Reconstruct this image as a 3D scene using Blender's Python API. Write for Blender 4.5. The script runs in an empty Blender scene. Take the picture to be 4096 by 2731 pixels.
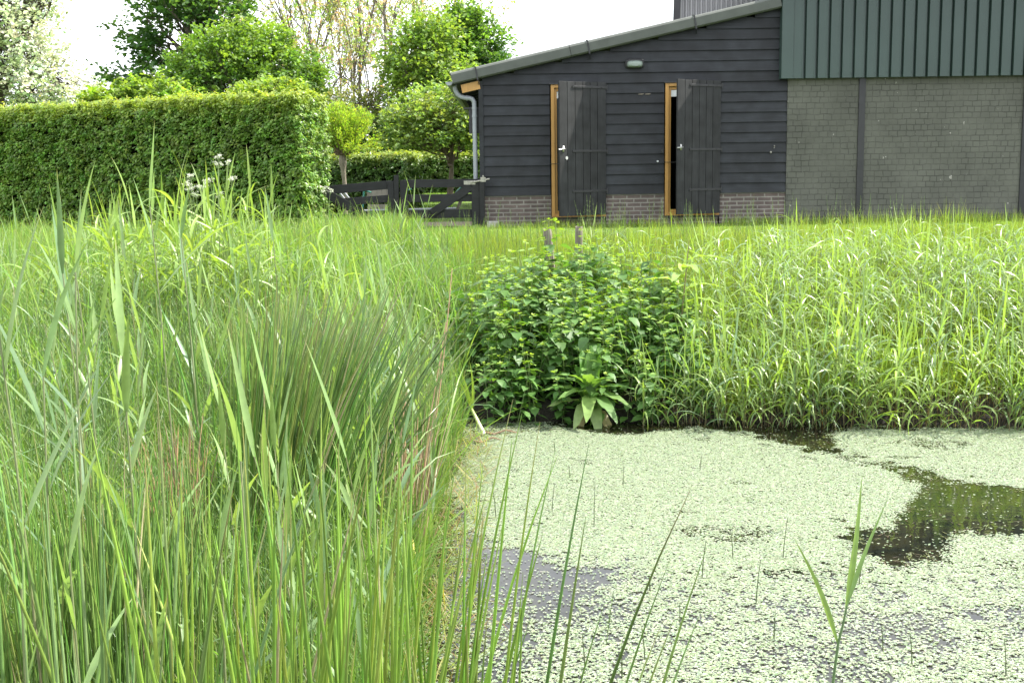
import bpy, math
import numpy as np
from mathutils import Matrix, Vector
R = math.radians
sc = bpy.context.scene
COL = sc.collection
rng = np.random.default_rng(11)

# ------------------------------------------------------------------ camera
PITCH, ROLL, FPX = R(8.17), -0.0145, 1150.0
cam_d = bpy.data.cameras.new('camera'); cam = bpy.data.objects.new('camera', cam_d); COL.objects.link(cam)
cam_d.sensor_width = 36; cam_d.lens = FPX / 1024 * 36; cam_d.clip_start = .05; cam_d.clip_end = 600
cam.matrix_world = Matrix.Translation((0, 0, 1.75)) @ Matrix.Rotation(math.pi/2-PITCH, 4, 'X') @ Matrix.Rotation(ROLL, 4, 'Z')
sc.camera = cam
# ------------------------------------------------------------------ sky, sun, exposure
SUN_EL, SUN_AZ = R(52), R(79)          # azimuth measured from +Y towards +X
w = bpy.data.worlds.new('World'); sc.world = w; w.use_nodes = True
nt = w.node_tree; nt.nodes.clear(); L = nt.links.new
out = nt.nodes.new('ShaderNodeOutputWorld'); bg = nt.nodes.new('ShaderNodeBackground'); L(bg.outputs[0], out.inputs[0])
sky = nt.nodes.new('ShaderNodeTexSky'); sky.sky_type = 'NISHITA'; sky.sun_disc = False
sky.sun_elevation = SUN_EL; sky.sun_rotation = SUN_AZ; sky.air_density = 1.0; sky.dust_density = 2.0
bg.inputs[1].default_value = .112
tc = nt.nodes.new('ShaderNodeTexCoord'); mp = nt.nodes.new('ShaderNodeMapping'); mp.inputs['Scale'].default_value = (1, 1, 2.5)
L(tc.outputs['Generated'], mp.inputs[0])
nz = nt.nodes.new('ShaderNodeTexNoise'); nz.inputs['Scale'].default_value = 2.2; nz.inputs['Detail'].default_value = 7; nz.inputs['Roughness'].default_value = .55
L(mp.outputs[0], nz.inputs['Vector'])
cr = nt.nodes.new('ShaderNodeValToRGB'); cr.color_ramp.elements[0].position = .36; cr.color_ramp.elements[1].position = .58
cr.color_ramp.elements[0].color = (.55, .55, .55, 1)
L(nz.outputs['Fac'], cr.inputs[0])
mx = nt.nodes.new('ShaderNodeMix'); mx.data_type = 'RGBA'; L(cr.outputs[0], mx.inputs[0]); L(sky.outputs[0], mx.inputs[6])
mx.inputs[7].default_value = (9.6, 9.9, 10.4, 1)      # bright thin cloud
L(mx.outputs[2], bg.inputs[0])
sd = bpy.data.lights.new('sun', 'SUN'); sd.energy = 4.8; sd.angle = R(.6); sd.color = (1, .95, .86)
sun = bpy.data.objects.new('sun', sd); COL.objects.link(sun)
S = Vector((math.sin(SUN_AZ)*math.cos(SUN_EL), math.cos(SUN_AZ)*math.cos(SUN_EL), math.sin(SUN_EL)))
sun.rotation_euler = S.to_track_quat('Z', 'Y').to_euler(); sun.location = (8, 0, 12)
sc.view_settings.view_transform = 'Standard'; sc.view_settings.look = 'None'
sc.view_settings.exposure = 1.35; sc.view_settings.gamma = 1
sc.cycles.max_bounces = 7; sc.cycles.diffuse_bounces = 3; sc.cycles.glossy_bounces = 3; sc.cycles.transmission_bounces = 4
sc.cycles.sample_clamp_indirect = 6

# ------------------------------------------------------------------ helpers
def tag(o, label=None, cat=None, group=None, kind=None):
    if label: o['label'] = label
    if cat: o['category'] = cat
    if group: o['group'] = group
    if kind: o['kind'] = kind
    return o
def empty(name, loc, label, cat, group=None, rz=0):
    o = bpy.data.objects.new(name, None); COL.objects.link(o); o.location = loc; o.rotation_euler.z = rz
    o.empty_display_size = .2
    return tag(o, label, cat, group)
def copy_tree(o, parent=None):
    c = o.copy(); COL.objects.link(c)
    if parent is not None: c.parent = parent
    for ch in o.children: copy_tree(ch, c)
    return c
def hsh(ix, iy, iz, s=0):
    n = (ix*374761393 + iy*668265263 + iz*2147483647 + s*974634777) & 0xffffffff
    n = ((n ^ (n >> 13)) * 1274126177) & 0xffffffff
    return ((n ^ (n >> 16)) & 0xffff) / 65535.0
def vnoise(P, s=0):
    P = np.asarray(P, float); I = np.floor(P).astype(np.int64); F = P - I; F = F*F*(3-2*F); r = 0
    for a in (0, 1):
        for b in (0, 1):
            for c in (0, 1):
                wt = (F[:, 0] if a else 1-F[:, 0])*(F[:, 1] if b else 1-F[:, 1])*(F[:, 2] if c else 1-F[:, 2])
                r = r + wt*hsh(I[:, 0]+a, I[:, 1]+b, I[:, 2]+c, s)
    return r
def fbm(P, s=0, o=3):
    P = np.asarray(P, float)
    if P.shape[1] == 2: P = np.c_[P, np.full(len(P), .37)]
    r = 0; a = 1; t = 0
    for k in range(o): r = r + a*vnoise(P*(2**k), s+k); t += a; a *= .5
    return r/t
def nrm(v): return v/np.maximum(np.linalg.norm(v, axis=-1, keepdims=True), 1e-9)
def inpoly(x, y, poly):
    r = np.zeros(len(x), bool); n = len(poly)
    for i in range(n):
        x0, y0 = poly[i]; x1, y1 = poly[(i+1) % n]
        c = ((y0 > y) != (y1 > y)) & (x < (x1-x0)*(y-y0)/((y1-y0) if y1 != y0 else 1e-9)+x0)
        r ^= c
    return r
def smooth(a, b, x):
    t = np.clip((x-a)/(b-a), 0, 1); return t*t*(3-2*t)

class Geo:
    def __init__(s): s.V = []; s.F4 = []; s.F3 = []; s.C = []; s.n = 0
    def add(s, V, F, C=(1, 1, 1)):
        V = np.asarray(V, float).reshape(-1, 3); F = np.asarray(F, np.int64)
        if F.shape[1] == 4: s.F4.append(F+s.n)
        else: s.F3.append(F+s.n)
        C = np.asarray(C, float)
        if C.ndim == 1: C = np.tile(C[:3], (len(V), 1))
        s.V.append(V); s.C.append(C[:, :3]); s.n += len(V); return s
    def merge(s, g, M=None):
        off = s.n; V = np.concatenate(g.V)
        if M is not None: M = np.array(M); V = V@M[:3, :3].T+M[:3, 3]
        s.V.append(V); s.C.append(np.concatenate(g.C)); s.n += len(V)
        s.F4 += [f+off for f in g.F4]; s.F3 += [f+off for f in g.F3]
    def box(s, lo, hi, C=(1, 1, 1), M=None):
        a, b = np.array(lo, float), np.array(hi, float)
        V = np.array([[(a, b)[i][0], (a, b)[j][1], (a, b)[k][2]] for k in (0, 1) for j in (0, 1) for i in (0, 1)])
        if M is not None: M = np.array(M); V = V@M[:3, :3].T+M[:3, 3]
        return s.add(V, [[0, 2, 3, 1], [4, 5, 7, 6], [0, 1, 5, 4], [2, 6, 7, 3], [0, 4, 6, 2], [1, 3, 7, 5]], C)
    def beam(s, p, q, wd, th, C=(1, 1, 1), up=(0, 0, 1)):
        p, q = Vector(p), Vector(q); d = (q-p); l = d.length; z = d.normalized(); x = Vector(up).cross(z)
        x = x.normalized() if x.length > 1e-4 else Vector((1, 0, 0)); y = z.cross(x)
        M = Matrix((x, y, z)).transposed().to_4x4(); M.translation = p
        return s.box((-wd/2, -th/2, 0), (wd/2, th/2, l), C, M)
    def prism(s, poly, y0, y1, C=(1, 1, 1)):       # polygon in XZ, extruded along Y (convex)
        n = len(poly); V = [(x, y0, z) for x, z in poly]+[(x, y1, z) for x, z in poly]
        s.add(V, [[i, (i+1) % n, (i+1) % n+n, i+n] for i in range(n)], C)
        s.add(V, [[0, i+1, i] for i in range(1, n-1)]+[[n, n+i, n+i+1] for i in range(1, n-1)], C); return s
    def build(s, name, mat, parent=None, smooth_=False, bevel=0):
        V = np.concatenate(s.V) if s.V else np.zeros((0, 3)); C = np.concatenate(s.C)
        F4 = np.concatenate(s.F4) if s.F4 else np.zeros((0, 4), np.int64); F3 = np.concatenate(s.F3) if s.F3 else np.zeros((0, 3), np.int64)
        me = bpy.data.meshes.new(name); me.vertices.add(len(V)); me.vertices.foreach_set('co', V.astype(np.float32).ravel())
        nl = len(F4)*4+len(F3)*3; me.loops.add(nl); me.polygons.add(len(F4)+len(F3))
        me.loops.foreach_set('vertex_index', np.concatenate([F4.ravel(), F3.ravel()]).astype(np.int32))
        me.polygons.foreach_set('loop_start', np.concatenate([np.arange(len(F4))*4, len(F4)*4+np.arange(len(F3))*3]).astype(np.int32))
        at = me.attributes.new('pig', 'FLOAT_COLOR', 'POINT'); at.data.foreach_set('color', np.c_[C, np.ones(len(C))].astype(np.float32).ravel())
        me.update(calc_edges=True)
        me.polygons.foreach_set('use_smooth', np.full(len(me.polygons), bool(smooth_)))
        me.materials.append(mat)
        o = bpy.data.objects.new(name, me); COL.objects.link(o)
        if parent is not None: o.parent = parent
        if bevel:
            m = o.modifiers.new('bevel', 'BEVEL'); m.width = bevel; m.segments = 2; m.limit_method = 'ANGLE'
        return o

# --- vectorised strips (blades, leaves)
def centre(base, Ln, az, tilt, bend, S, pw=1.6):
    t = np.linspace(0, 1, S+1)
    th = tilt[:, None]+bend[:, None]*t[None]**pw
    d = np.stack([np.sin(th)*np.cos(az)[:, None], np.sin(th)*np.sin(az)[:, None], np.cos(th)], -1)
    st = (d[:, :-1]+d[:, 1:])/2*(Ln/S)[:, None, None]
    P = np.concatenate([base[:, None], base[:, None]+np.cumsum(st, 1)], 1)
    return P, d, t
PROF = {'grass': lambda t: np.minimum(1, .55+t*1.6)*(1-t**2.2)+.02, 'reed': lambda t: (np.minimum(1, .25+t*3.2))*(1-t**1.7)+.015,
        'leaf': lambda t: np.sin(np.pi*np.clip(t*.97+.03, 0, 1)**.75)+.01}
def strips(g, base, Ln, W, az, tilt, bend, col, S=4, prof='grass', tw=0., pw=1.6, fold=0., tip=None, root=None, twist0=None):
    N = len(base); P, d, t = centre(base, Ln, az, tilt, bend, S, pw)
    s = np.stack([-np.sin(az), np.cos(az), 0*az], -1)[:, None].repeat(S+1, 1)
    n = np.cross(d, s)
    tau = (twist0 if twist0 is not None else np.zeros(N))[:, None]+tw*t[None]
    s2 = s*np.cos(tau)[..., None]+n*np.sin(tau)[..., None]; n2 = np.cross(d, s2)
    wd = (W[:, None]*PROF[prof](t)[None])[..., None]*.5
    col = np.asarray(col, float)
    if col.ndim == 1: col = np.tile(col, (N, 1))
    c = col[:, None].repeat(S+1, 1)
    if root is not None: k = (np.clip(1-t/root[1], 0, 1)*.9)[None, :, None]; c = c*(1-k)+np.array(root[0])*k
    if tip is not None: k = (np.clip((t-tip[1])/(1-tip[1]+1e-6), 0, 1))[None, :, None]*(rng.random(N) < tip[2])[:, None, None]; c = c*(1-k)+np.array(tip[0])*k
    if fold:
        V = np.stack([P-s2*wd+n2*wd*fold, P, P+s2*wd+n2*wd*fold], 2).reshape(-1, 3); m = 3
    else:
        V = np.stack([P-s2*wd, P+s2*wd], 2).reshape(-1, 3); m = 2
    i = (np.arange(N)*(S+1)*m)[:, None, None]+(np.arange(S)*m)[None, :, None]+np.arange(m-1)[None, None]
    F = np.stack([i, i+1, i+m+1, i+m], -1).reshape(-1, 4)
    g.add(V, F, c[:, :, None].repeat(m, 2).reshape(-1, 3)); return P
def tubes(g, P, rad, k, col):
    P = np.asarray(P, float); N, S1, _ = P.shape; rad = np.broadcast_to(rad, (N, S1))
    d = nrm(np.gradient(P, axis=1)); ref = np.where(np.abs(d[..., 2:3]) > .8, [1., 0, 0], [0, 0, 1.])
    a = nrm(np.cross(d, ref)); b = np.cross(d, a)
    an = np.arange(k)/k*2*np.pi
    V = P[:, :, None]+rad[..., None, None]*(np.cos(an)[None, None, :, None]*a[:, :, None]+np.sin(an)[None, None, :, None]*b[:, :, None])
    i = (np.arange(N)*S1*k)[:, None, None]+(np.arange(S1-1)*k)[None, :, None]; j = np.arange(k)[None, None]; j1 = (j+1) % k
    F = np.stack([i+j, i+j1, i+k+j1, i+k+j], -1).reshape(-1, 4)
    col = np.asarray(col, float)
    if col.ndim == 1: c = np.tile(col, (N*S1*k, 1))
    elif col.ndim == 2: c = col[:, None].repeat(S1*k, 1).reshape(-1, 3)
    else: c = col[:, :, None].repeat(k, 2).reshape(-1, 3)
    g.add(V.reshape(-1, 3), F, c)
def quads(g, c, u, v, col):          # diamond leaves: centre, half-length vector, half-width vector; folded along the rib
    N = len(c); n = np.cross(u, v); n = nrm(n)*np.linalg.norm(v, axis=1, keepdims=True)*.35
    V = np.stack([c-u, c-v+n, c+u, c+v+n], 1).reshape(-1, 3); i = np.arange(N)[:, None]*4
    g.add(V, np.concatenate([i+[0, 1, 2], i+[0, 2, 3]]), np.repeat(col, 4, 0))
def rdir(n):
    v = rng.normal(size=(n, 3)); return nrm(v)
def jit(c, n, a=.18, hue=.1):
    c = np.asarray(c, float); k = 1+rng.normal(0, a, (n, 1)); h = 1+rng.normal(0, hue, (n, 3))*[1, .3, .8]
    return np.clip(c*k*h, .004, .9)
def pick(cols, wts, n, a=.15, hue=.08):
    cols = np.array(cols, float); w_ = np.array(wts, float); i = rng.choice(len(cols), n, p=w_/w_.sum())
    return np.clip(cols[i]*(1+rng.normal(0, a, (n, 1)))*(1+rng.normal(0, hue, (n, 3))), .004, .9)

# ------------------------------------------------------------------ materials
def newmat(name):
    m = bpy.data.materials.new(name); m.use_nodes = True; n = m.node_tree; n.nodes.clear()
    o = n.nodes.new('ShaderNodeOutputMaterial'); return m, n, o
def N_(n, t, **kw):
    x = n.nodes.new(t)
    for k, v in kw.items():
        if k.startswith('i_'):
            k2 = k[2:].replace('_', ' '); x.inputs[k2].default_value = v
        else: setattr(x, k, v)
    return x
def foliage(name, trans=.4, rough=.42, spec=.5, tcol=(1.35, 1.3, .45), objvar=.0, tscale=1.0, gain=1.0):
    m, n, o = newmat(name); l = n.links.new
    a = N_(n, 'ShaderNodeAttribute', attribute_name='pig')
    src = a.outputs['Color']
    nz = N_(n, 'ShaderNodeTexNoise', i_Scale=30.0, i_Detail=3.0); tcn = N_(n, 'ShaderNodeTexCoord'); l(tcn.outputs['Object'], nz.inputs['Vector'])
    hs = N_(n, 'ShaderNodeHueSaturation'); mr = N_(n, 'ShaderNodeMapRange'); mr.inputs[1].default_value = .25; mr.inputs[2].default_value = .75; mr.inputs[3].default_value = .84*gain; mr.inputs[4].default_value = 1.16*gain
    l(nz.outputs['Fac'], mr.inputs[0])
    if objvar:
        oi = N_(n, 'ShaderNodeObjectInfo'); m2 = N_(n, 'ShaderNodeMapRange'); m2.inputs[3].default_value = 1-objvar; m2.inputs[4].default_value = 1+objvar
        l(oi.outputs['Random'], m2.inputs[0]); mm = N_(n, 'ShaderNodeMath', operation='MULTIPLY'); l(mr.outputs[0], mm.inputs[0]); l(m2.outputs[0], mm.inputs[1]); l(mm.outputs[0], hs.inputs['Value'])
        m3 = N_(n, 'ShaderNodeMapRange'); m3.inputs[3].default_value = .5+objvar*.06; m3.inputs[4].default_value = .5-objvar*.06; l(oi.outputs['Random'], m3.inputs[0]); l(m3.outputs[0], hs.inputs['Hue'])
    else: l(mr.outputs[0], hs.inputs['Value'])
    l(src, hs.inputs['Color'])
    p = N_(n, 'ShaderNodeBsdfPrincipled', i_Roughness=rough); p.inputs['Specular IOR Level'].default_value = spec
    l(hs.outputs[0], p.inputs['Base Color'])
    if trans > 0:
        t = N_(n, 'ShaderNodeBsdfTranslucent'); mu = N_(n, 'ShaderNodeMix', data_type='RGBA', blend_type='MULTIPLY'); mu.inputs[0].default_value = 1
        l(hs.outputs[0], mu.inputs[6]); mu.inputs[7].default_value = (tcol[0]*tscale, tcol[1]*tscale, tcol[2]*tscale, 1); l(mu.outputs[2], t.inputs[0])
        s = N_(n, 'ShaderNodeMixShader'); s.inputs[0].default_value = trans; l(p.outputs[0], s.inputs[1]); l(t.outputs[0], s.inputs[2]); l(s.outputs[0], o.inputs[0])
    else: l(p.outputs[0], o.inputs[0])
    return m
def solid(name, col, rough=.6, metal=0, nscale=8, namt=.15, bump=0., bscale=40, stretch=(1, 1, 1), attr=False, spec=.5):
    m, n, o = newmat(name); l = n.links.new
    p = N_(n, 'ShaderNodeBsdfPrincipled', i_Roughness=rough, i_Metallic=metal); p.inputs['Specular IOR Level'].default_value = spec
    tcn = N_(n, 'ShaderNodeTexCoord'); mp_ = N_(n, 'ShaderNodeMapping'); mp_.inputs['Scale'].default_value = stretch; l(tcn.outputs['Object'], mp_.inputs[0])
    z = N_(n, 'ShaderNodeTexNoise', i_Scale=float(nscale), i_Detail=5.0); l(mp_.outputs[0], z.inputs['Vector'])
    mr = N_(n, 'ShaderNodeMapRange'); mr.inputs[1].default_value = .3; mr.inputs[2].default_value = .7; mr.inputs[3].default_value = 1-namt; mr.inputs[4].default_value = 1+namt; l(z.outputs['Fac'], mr.inputs[0])
    hs = N_(n, 'ShaderNodeHueSaturation'); l(mr.outputs[0], hs.inputs['Value'])
    if attr:
        a = N_(n, 'ShaderNodeAttribute', attribute_name='pig'); mu = N_(n, 'ShaderNodeMix', data_type='RGBA', blend_type='MULTIPLY'); mu.inputs[0].default_value = 1
        l(a.outputs['Color'], mu.inputs[6]); mu.inputs[7].default_value = (*col, 1); l(mu.outputs[2], hs.inputs['Color'])
    else: hs.inputs['Color'].default_value = (*col, 1)
    l(hs.outputs[0], p.inputs['Base Color'])
    if bump:
        b = N_(n, 'ShaderNodeBump', i_Strength=bump, i_Distance=.01); z2 = N_(n, 'ShaderNodeTexNoise', i_Scale=float(bscale), i_Detail=4.0); l(mp_.outputs[0], z2.inputs['Vector']); l(z2.outputs['Fac'], b.inputs['Height']); l(b.outputs[0], p.inputs['Normal'])
    l(p.outputs[0], o.inputs[0]); return m
def wood_paint(name, col, axis='x', wear=(.10, .095, .085), wearamt=.5):
    m, n, o = newmat(name); l = n.links.new
    p = N_(n, 'ShaderNodeBsdfPrincipled', i_Roughness=.62); p.inputs['Specular IOR Level'].default_value = .35
    tcn = N_(n, 'ShaderNodeTexCoord'); mp_ = N_(n, 'ShaderNodeMapping'); mp_.inputs['Scale'].default_value = (1.2, 20, 26) if axis == 'x' else (26, 20, 1.2)
    l(tcn.outputs['Object'], mp_.inputs[0]); z = N_(n, 'ShaderNodeTexNoise', i_Scale=2.2, i_Detail=6.0, i_Roughness=.6); l(mp_.outputs[0], z.inputs['Vector'])
    k = N_(n, 'ShaderNodeTexNoise', i_Scale=5.0, i_Detail=4.0); l(tcn.outputs['Object'], k.inputs['Vector'])
    a = N_(n, 'ShaderNodeAttribute', attribute_name='pig'); mu = N_(n, 'ShaderNodeMix', data_type='RGBA', blend_type='MULTIPLY'); mu.inputs[0].default_value = 1
    l(a.outputs['Color'], mu.inputs[6]); mu.inputs[7].default_value = (*col, 1)
    r = N_(n, 'ShaderNodeMapRange'); r.inputs[1].default_value = .3; r.inputs[2].default_value = .72; r.inputs[3].default_value = .72; r.inputs[4].default_value = 1.4; l(z.outputs['Fac'], r.inputs[0])
    r2 = N_(n, 'ShaderNodeMapRange'); r2.inputs[1].default_value = .35; r2.inputs[2].default_value = .7; r2.inputs[3].default_value = .66; r2.inputs[4].default_value = 1.45; l(k.outputs['Fac'], r2.inputs[0])
    mm = N_(n, 'ShaderNodeMath', operation='MULTIPLY'); l(r.outputs[0], mm.inputs[0]); l(r2.outputs[0], mm.inputs[1])
    hs = N_(n, 'ShaderNodeHueSaturation'); l(mm.outputs[0], hs.inputs['Value']); l(mu.outputs[2], hs.inputs['Color'])
    # specks where the paint has flaked
    v = N_(n, 'ShaderNodeTexNoise', i_Scale=38.0, i_Detail=2.0); l(tcn.outputs['Object'], v.inputs['Vector'])
    cr_ = N_(n, 'ShaderNodeValToRGB'); cr_.color_ramp.elements[0].position = .76; cr_.color_ramp.elements[1].position = .82; l(v.outputs['Fac'], cr_.inputs[0])
    wm = N_(n, 'ShaderNodeMath', operation='MULTIPLY'); wm.inputs[1].default_value = wearamt; l(cr_.outputs[0], wm.inputs[0])
    mw = N_(n, 'ShaderNodeMix', data_type='RGBA'); l(wm.outputs[0], mw.inputs[0]); l(hs.outputs[0], mw.inputs[6]); mw.inputs[7].default_value = (*wear, 1); l(mw.outputs[2], p.inputs['Base Color'])
    b = N_(n, 'ShaderNodeBump', i_Strength=.35, i_Distance=.004); l(z.outputs['Fac'], b.inputs['Height']); l(b.outputs[0], p.inputs['Normal'])
    l(p.outputs[0], o.inputs[0]); return m
def brick_mat(name, bw, bh, c1, c2, mort, msize, patch=False, bumpd=.006, rough=.85):
    m, n, o = newmat(name); l = n.links.new
    p = N_(n, 'ShaderNodeBsdfPrincipled', i_Roughness=rough); p.inputs['Specular IOR Level'].default_value = .3
    tcn = N_(n, 'ShaderNodeTexCoord'); sx = N_(n, 'ShaderNodeSeparateXYZ'); l(tcn.outputs['Object'], sx.inputs[0]); cx = N_(n, 'ShaderNodeCombineXYZ'); l(sx.outputs[0], cx.inputs[0]); l(sx.outputs[2], cx.inputs[1])
    z = N_(n, 'ShaderNodeTexNoise', i_Scale=9.0, i_Detail=3.0); l(tcn.outputs['Object'], z.inputs['Vector'])
    sc_ = N_(n, 'ShaderNodeVectorMath', operation='SCALE'); sb = N_(n, 'ShaderNodeVectorMath', operation='SUBTRACT'); sb.inputs[1].default_value = (.5, .5, .5); l(z.outputs['Color'], sb.inputs[0]); l(sb.outputs[0], sc_.inputs[0]); sc_.inputs['Scale'].default_value = .035 if patch else .008
    ad = N_(n, 'ShaderNodeVectorMath', operation='ADD'); l(cx.outputs[0], ad.inputs[0]); l(sc_.outputs[0], ad.inputs[1])
    b = N_(n, 'ShaderNodeTexBrick'); b.inputs['Scale'].default_value = 1; b.inputs['Brick Width'].default_value = bw; b.inputs['Row Height'].default_value = bh; b.inputs['Mortar Size'].default_value = msize; b.inputs['Mortar Smooth'].default_value = .3
    b.inputs['Color1'].default_value = (*c1, 1); b.inputs['Color2'].default_value = (*c2, 1); b.inputs['Mortar'].default_value = (*mort, 1); b.inputs['Bias'].default_value = 0
    if patch: b.offset = .45; b.squash = .8; b.squash_frequency = 3
    l(ad.outputs[0], b.inputs['Vector'])
    big = N_(n, 'ShaderNodeTexNoise', i_Scale=1.3 if patch else 6.0, i_Detail=6.0, i_Roughness=.65); l(tcn.outputs['Object'], big.inputs['Vector'])
    r = N_(n, 'ShaderNodeMapRange'); r.inputs[1].default_value = .3; r.inputs[2].default_value = .7; r.inputs[3].default_value = .78; r.inputs[4].default_value = 1.22; l(big.outputs['Fac'], r.inputs[0])
    src = b.outputs['Color']
    if patch:   # thick paint hides most of the joints: mortar lines only show where a noise lets them
        fz = N_(n, 'ShaderNodeTexNoise', i_Scale=3.5, i_Detail=4.0); l(tcn.outputs['Object'], fz.inputs['Vector'])
        fr = N_(n, 'ShaderNodeMapRange'); fr.inputs[1].default_value = .36; fr.inputs[2].default_value = .62; fr.inputs[3].default_value = .12; fr.inputs[4].default_value = .8; l(fz.outputs['Fac'], fr.inputs[0])
        inv = N_(n, 'ShaderNodeMix', data_type='RGBA'); l(fr.outputs[0], inv.inputs[0]); inv.inputs[6].default_value = (*c1, 1); l(b.outputs['Color'], inv.inputs[7]); src = inv.outputs[2]
    hs = N_(n, 'ShaderNodeHueSaturation'); l(r.outputs[0], hs.inputs['Value']); l(src, hs.inputs['Color'])
    fin = hs.outputs[0]
    if patch:
        v = N_(n, 'ShaderNodeTexNoise', i_Scale=11.0, i_Detail=5.0); l(tcn.outputs['Object'], v.inputs['Vector'])
        c_ = N_(n, 'ShaderNodeValToRGB'); c_.color_ramp.elements[0].position = .715; c_.color_ramp.elements[1].position = .75; l(v.outputs['Fac'], c_.inputs[0])
        mw = N_(n, 'ShaderNodeMix', data_type='RGBA'); l(c_.outputs[0], mw.inputs[0]); l(fin, mw.inputs[6]); mw.inputs[7].default_value = (.3, .29, .26, 1); fin = mw.outputs[2]
    l(fin, p.inputs['Base Color'])
    bp = N_(n, 'ShaderNodeBump', i_Strength=.7, i_Distance=bumpd, invert=True); l(b.outputs['Fac'], bp.inputs['Height'])
    b2 = N_(n, 'ShaderNodeBump', i_Strength=.4, i_Distance=.004); fn = N_(n, 'ShaderNodeTexNoise', i_Scale=60.0, i_Detail=3.0); l(tcn.outputs['Object'], fn.inputs['Vector']); l(fn.outputs['Fac'], b2.inputs['Height']); l(bp.outputs[0], b2.inputs['Normal'])
    l(b2.outputs[0], p.inputs['Normal']); l(p.outputs[0], o.inputs[0]); return m

M_grass = foliage('grass_blades', .45, .45, .4, gain=1.55, tscale=1.25, tcol=(1.24, 1.3, .45))
M_bankreed = foliage('bank_reed_leaves', .40, .38, .6, objvar=.12, gain=1.65, tscale=1.2, tcol=(1.22, 1.3, .45))
M_meadow = foliage('meadow_blades', .45, .45, .4, gain=1.55, tscale=1.2, tcol=(1.12, 1.32, .50))
M_reed = foliage('reed_leaves', .40, .40, .5, objvar=.12, gain=1.6, tscale=1.2)
M_stem = foliage('plant_stems', 0, .4, .5, gain=1.5)
M_rush = foliage('rush_stems', 0, .34, .6, gain=1.6)
M_nettle = foliage('nettle_leaves', .38, .5, .45, objvar=.14, gain=1.9, tscale=1.3)
M_tree = foliage('tree_leaves', .45, .45, .4, gain=2.0, tscale=1.4)
M_silver = foliage('silver_leaves', .3, .5, .5, tcol=(1.1, 1.1, .8), gain=1.3)
M_hedge = foliage('hedge_leaves', .42, .38, .5, gain=2.0, tscale=1.3)
M_weed = foliage('floating_leaves', .15, .4, .5)
M_bark = solid('bark', (1, 1, 1), .85, nscale=14, namt=.35, bump=.6, bscale=30, stretch=(1, 1, .3), attr=True)
M_black = wood_paint('black_boards', (.0118, .0137, .0165), 'x')
M_door = wood_paint('charcoal_door_boards', (.0172, .0180, .0190), 'z')
M_gate = wood_paint('black_gate_timber', (.009, .0095, .010), 'x', wear=(.12, .11, .09), wearamt=.7)
M_orange = solid('varnished_pine', (.42, .225, .055), .45, nscale=6, namt=.12, stretch=(14, 14, 1))
M_iron = solid('black_iron', (.024, .0245, .026), .5, .2, bump=.2)
M_steel = solid('steel', (.55, .55, .52), .35, .8)
M_dullsteel = solid('weathered_galvanised_steel', (.30, .29, .25), .6, .3, nscale=40, namt=.35)
M_verge = solid('grey_green_fibre_cement', (.075, .083, .073), .8, nscale=5, namt=.14, bump=.15, bscale=120)
M_roof = solid('grey_roof_sheet', (.15, .15, .14), .8, nscale=3, namt=.2)
M_pvc = solid('grey_pvc', (.25, .27, .29), .4, nscale=3, namt=.06)
M_green = solid('green_coated_steel', (.027, .050, .042), .42, .0, nscale=1.3, namt=.1, bump=.05, bscale=6)
M_greysheet = solid('pale_grey_sheet', (.26, .26, .26), .6, nscale=2, namt=.1)
M_core = solid('hedge_inside_shade', (.014, .016, .009), .95, nscale=12, namt=.4, bump=.8, spec=.03)  # near-black colour stands in for the shade deep inside a hedge
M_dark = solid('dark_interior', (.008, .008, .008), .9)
M_conc = solid('pale_concrete', (.34, .33, .30), .9, nscale=20, namt=.25, bump=.4)
M_white = solid('white_plastic', (.6, .62, .62), .4)
M_lampg = solid('lamp_lens', (.17, .21, .18), .25)
M_oldwood = solid('weathered_stake_wood', (.16, .14, .11), .85, nscale=10, namt=.4, bump=.9, bscale=20, stretch=(3, 3, .4))
M_teal = solid('teal_painted_tube', (.03, .16, .13), .4)
M_slat = solid('pale_slats', (.26, .235, .20), .7, nscale=14, namt=.12)
M_path = solid('pinkish_gravel', (.24, .19, .15), .95, nscale=60, namt=.3, bump=.5, bscale=150)
M_brick = brick_mat('brown_brick', .215, .0625, (.125, .096, .088), (.085, .067, .062), (.20, .185, .165), .012)
M_pbrick = brick_mat('painted_brick', .135, .0875, (.094, .096, .080), (.084, .086, .073), (.040, .041, .034), .006, patch=True, bumpd=.01)
def glass():
    m, n, o = newmat('window_glass'); p = N_(n, 'ShaderNodeBsdfPrincipled', i_Roughness=.03); p.inputs['Base Color'].default_value = (.06, .065, .07, 1); p.inputs['Specular IOR Level'].default_value = 1.0; p.inputs['IOR'].default_value = 1.9
    n.links.new(p.outputs[0], o.inputs[0]); return m
M_glass = glass()
def water():
    m, n, o = newmat('pond_water'); l = n.links.new
    p = N_(n, 'ShaderNodeBsdfPrincipled', i_Roughness=.03); p.inputs['IOR'].default_value = 1.33
    tcn = N_(n, 'ShaderNodeTexCoord'); z = N_(n, 'ShaderNodeTexNoise', i_Scale=5.0, i_Detail=5.0, i_Roughness=.65); l(tcn.outputs['Object'], z.inputs['Vector'])
    c_ = N_(n, 'ShaderNodeValToRGB'); e = c_.color_ramp.elements; e[0].position = .38; e[0].color = (.005, .006, .004, 1); e[1].position = .70; e[1].color = (.018, .017, .008, 1); l(z.outputs['Fac'], c_.inputs[0]); l(c_.outputs[0], p.inputs['Base Color'])
    b = N_(n, 'ShaderNodeBump', i_Strength=.12, i_Distance=.01); z2 = N_(n, 'ShaderNodeTexNoise', i_Scale=9.0, i_Detail=3.0); l(tcn.outputs['Object'], z2.inputs['Vector']); l(z2.outputs['Fac'], b.inputs['Height']); l(b.outputs[0], p.inputs['Normal'])
    l(p.outputs[0], o.inputs[0]); return m
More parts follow.
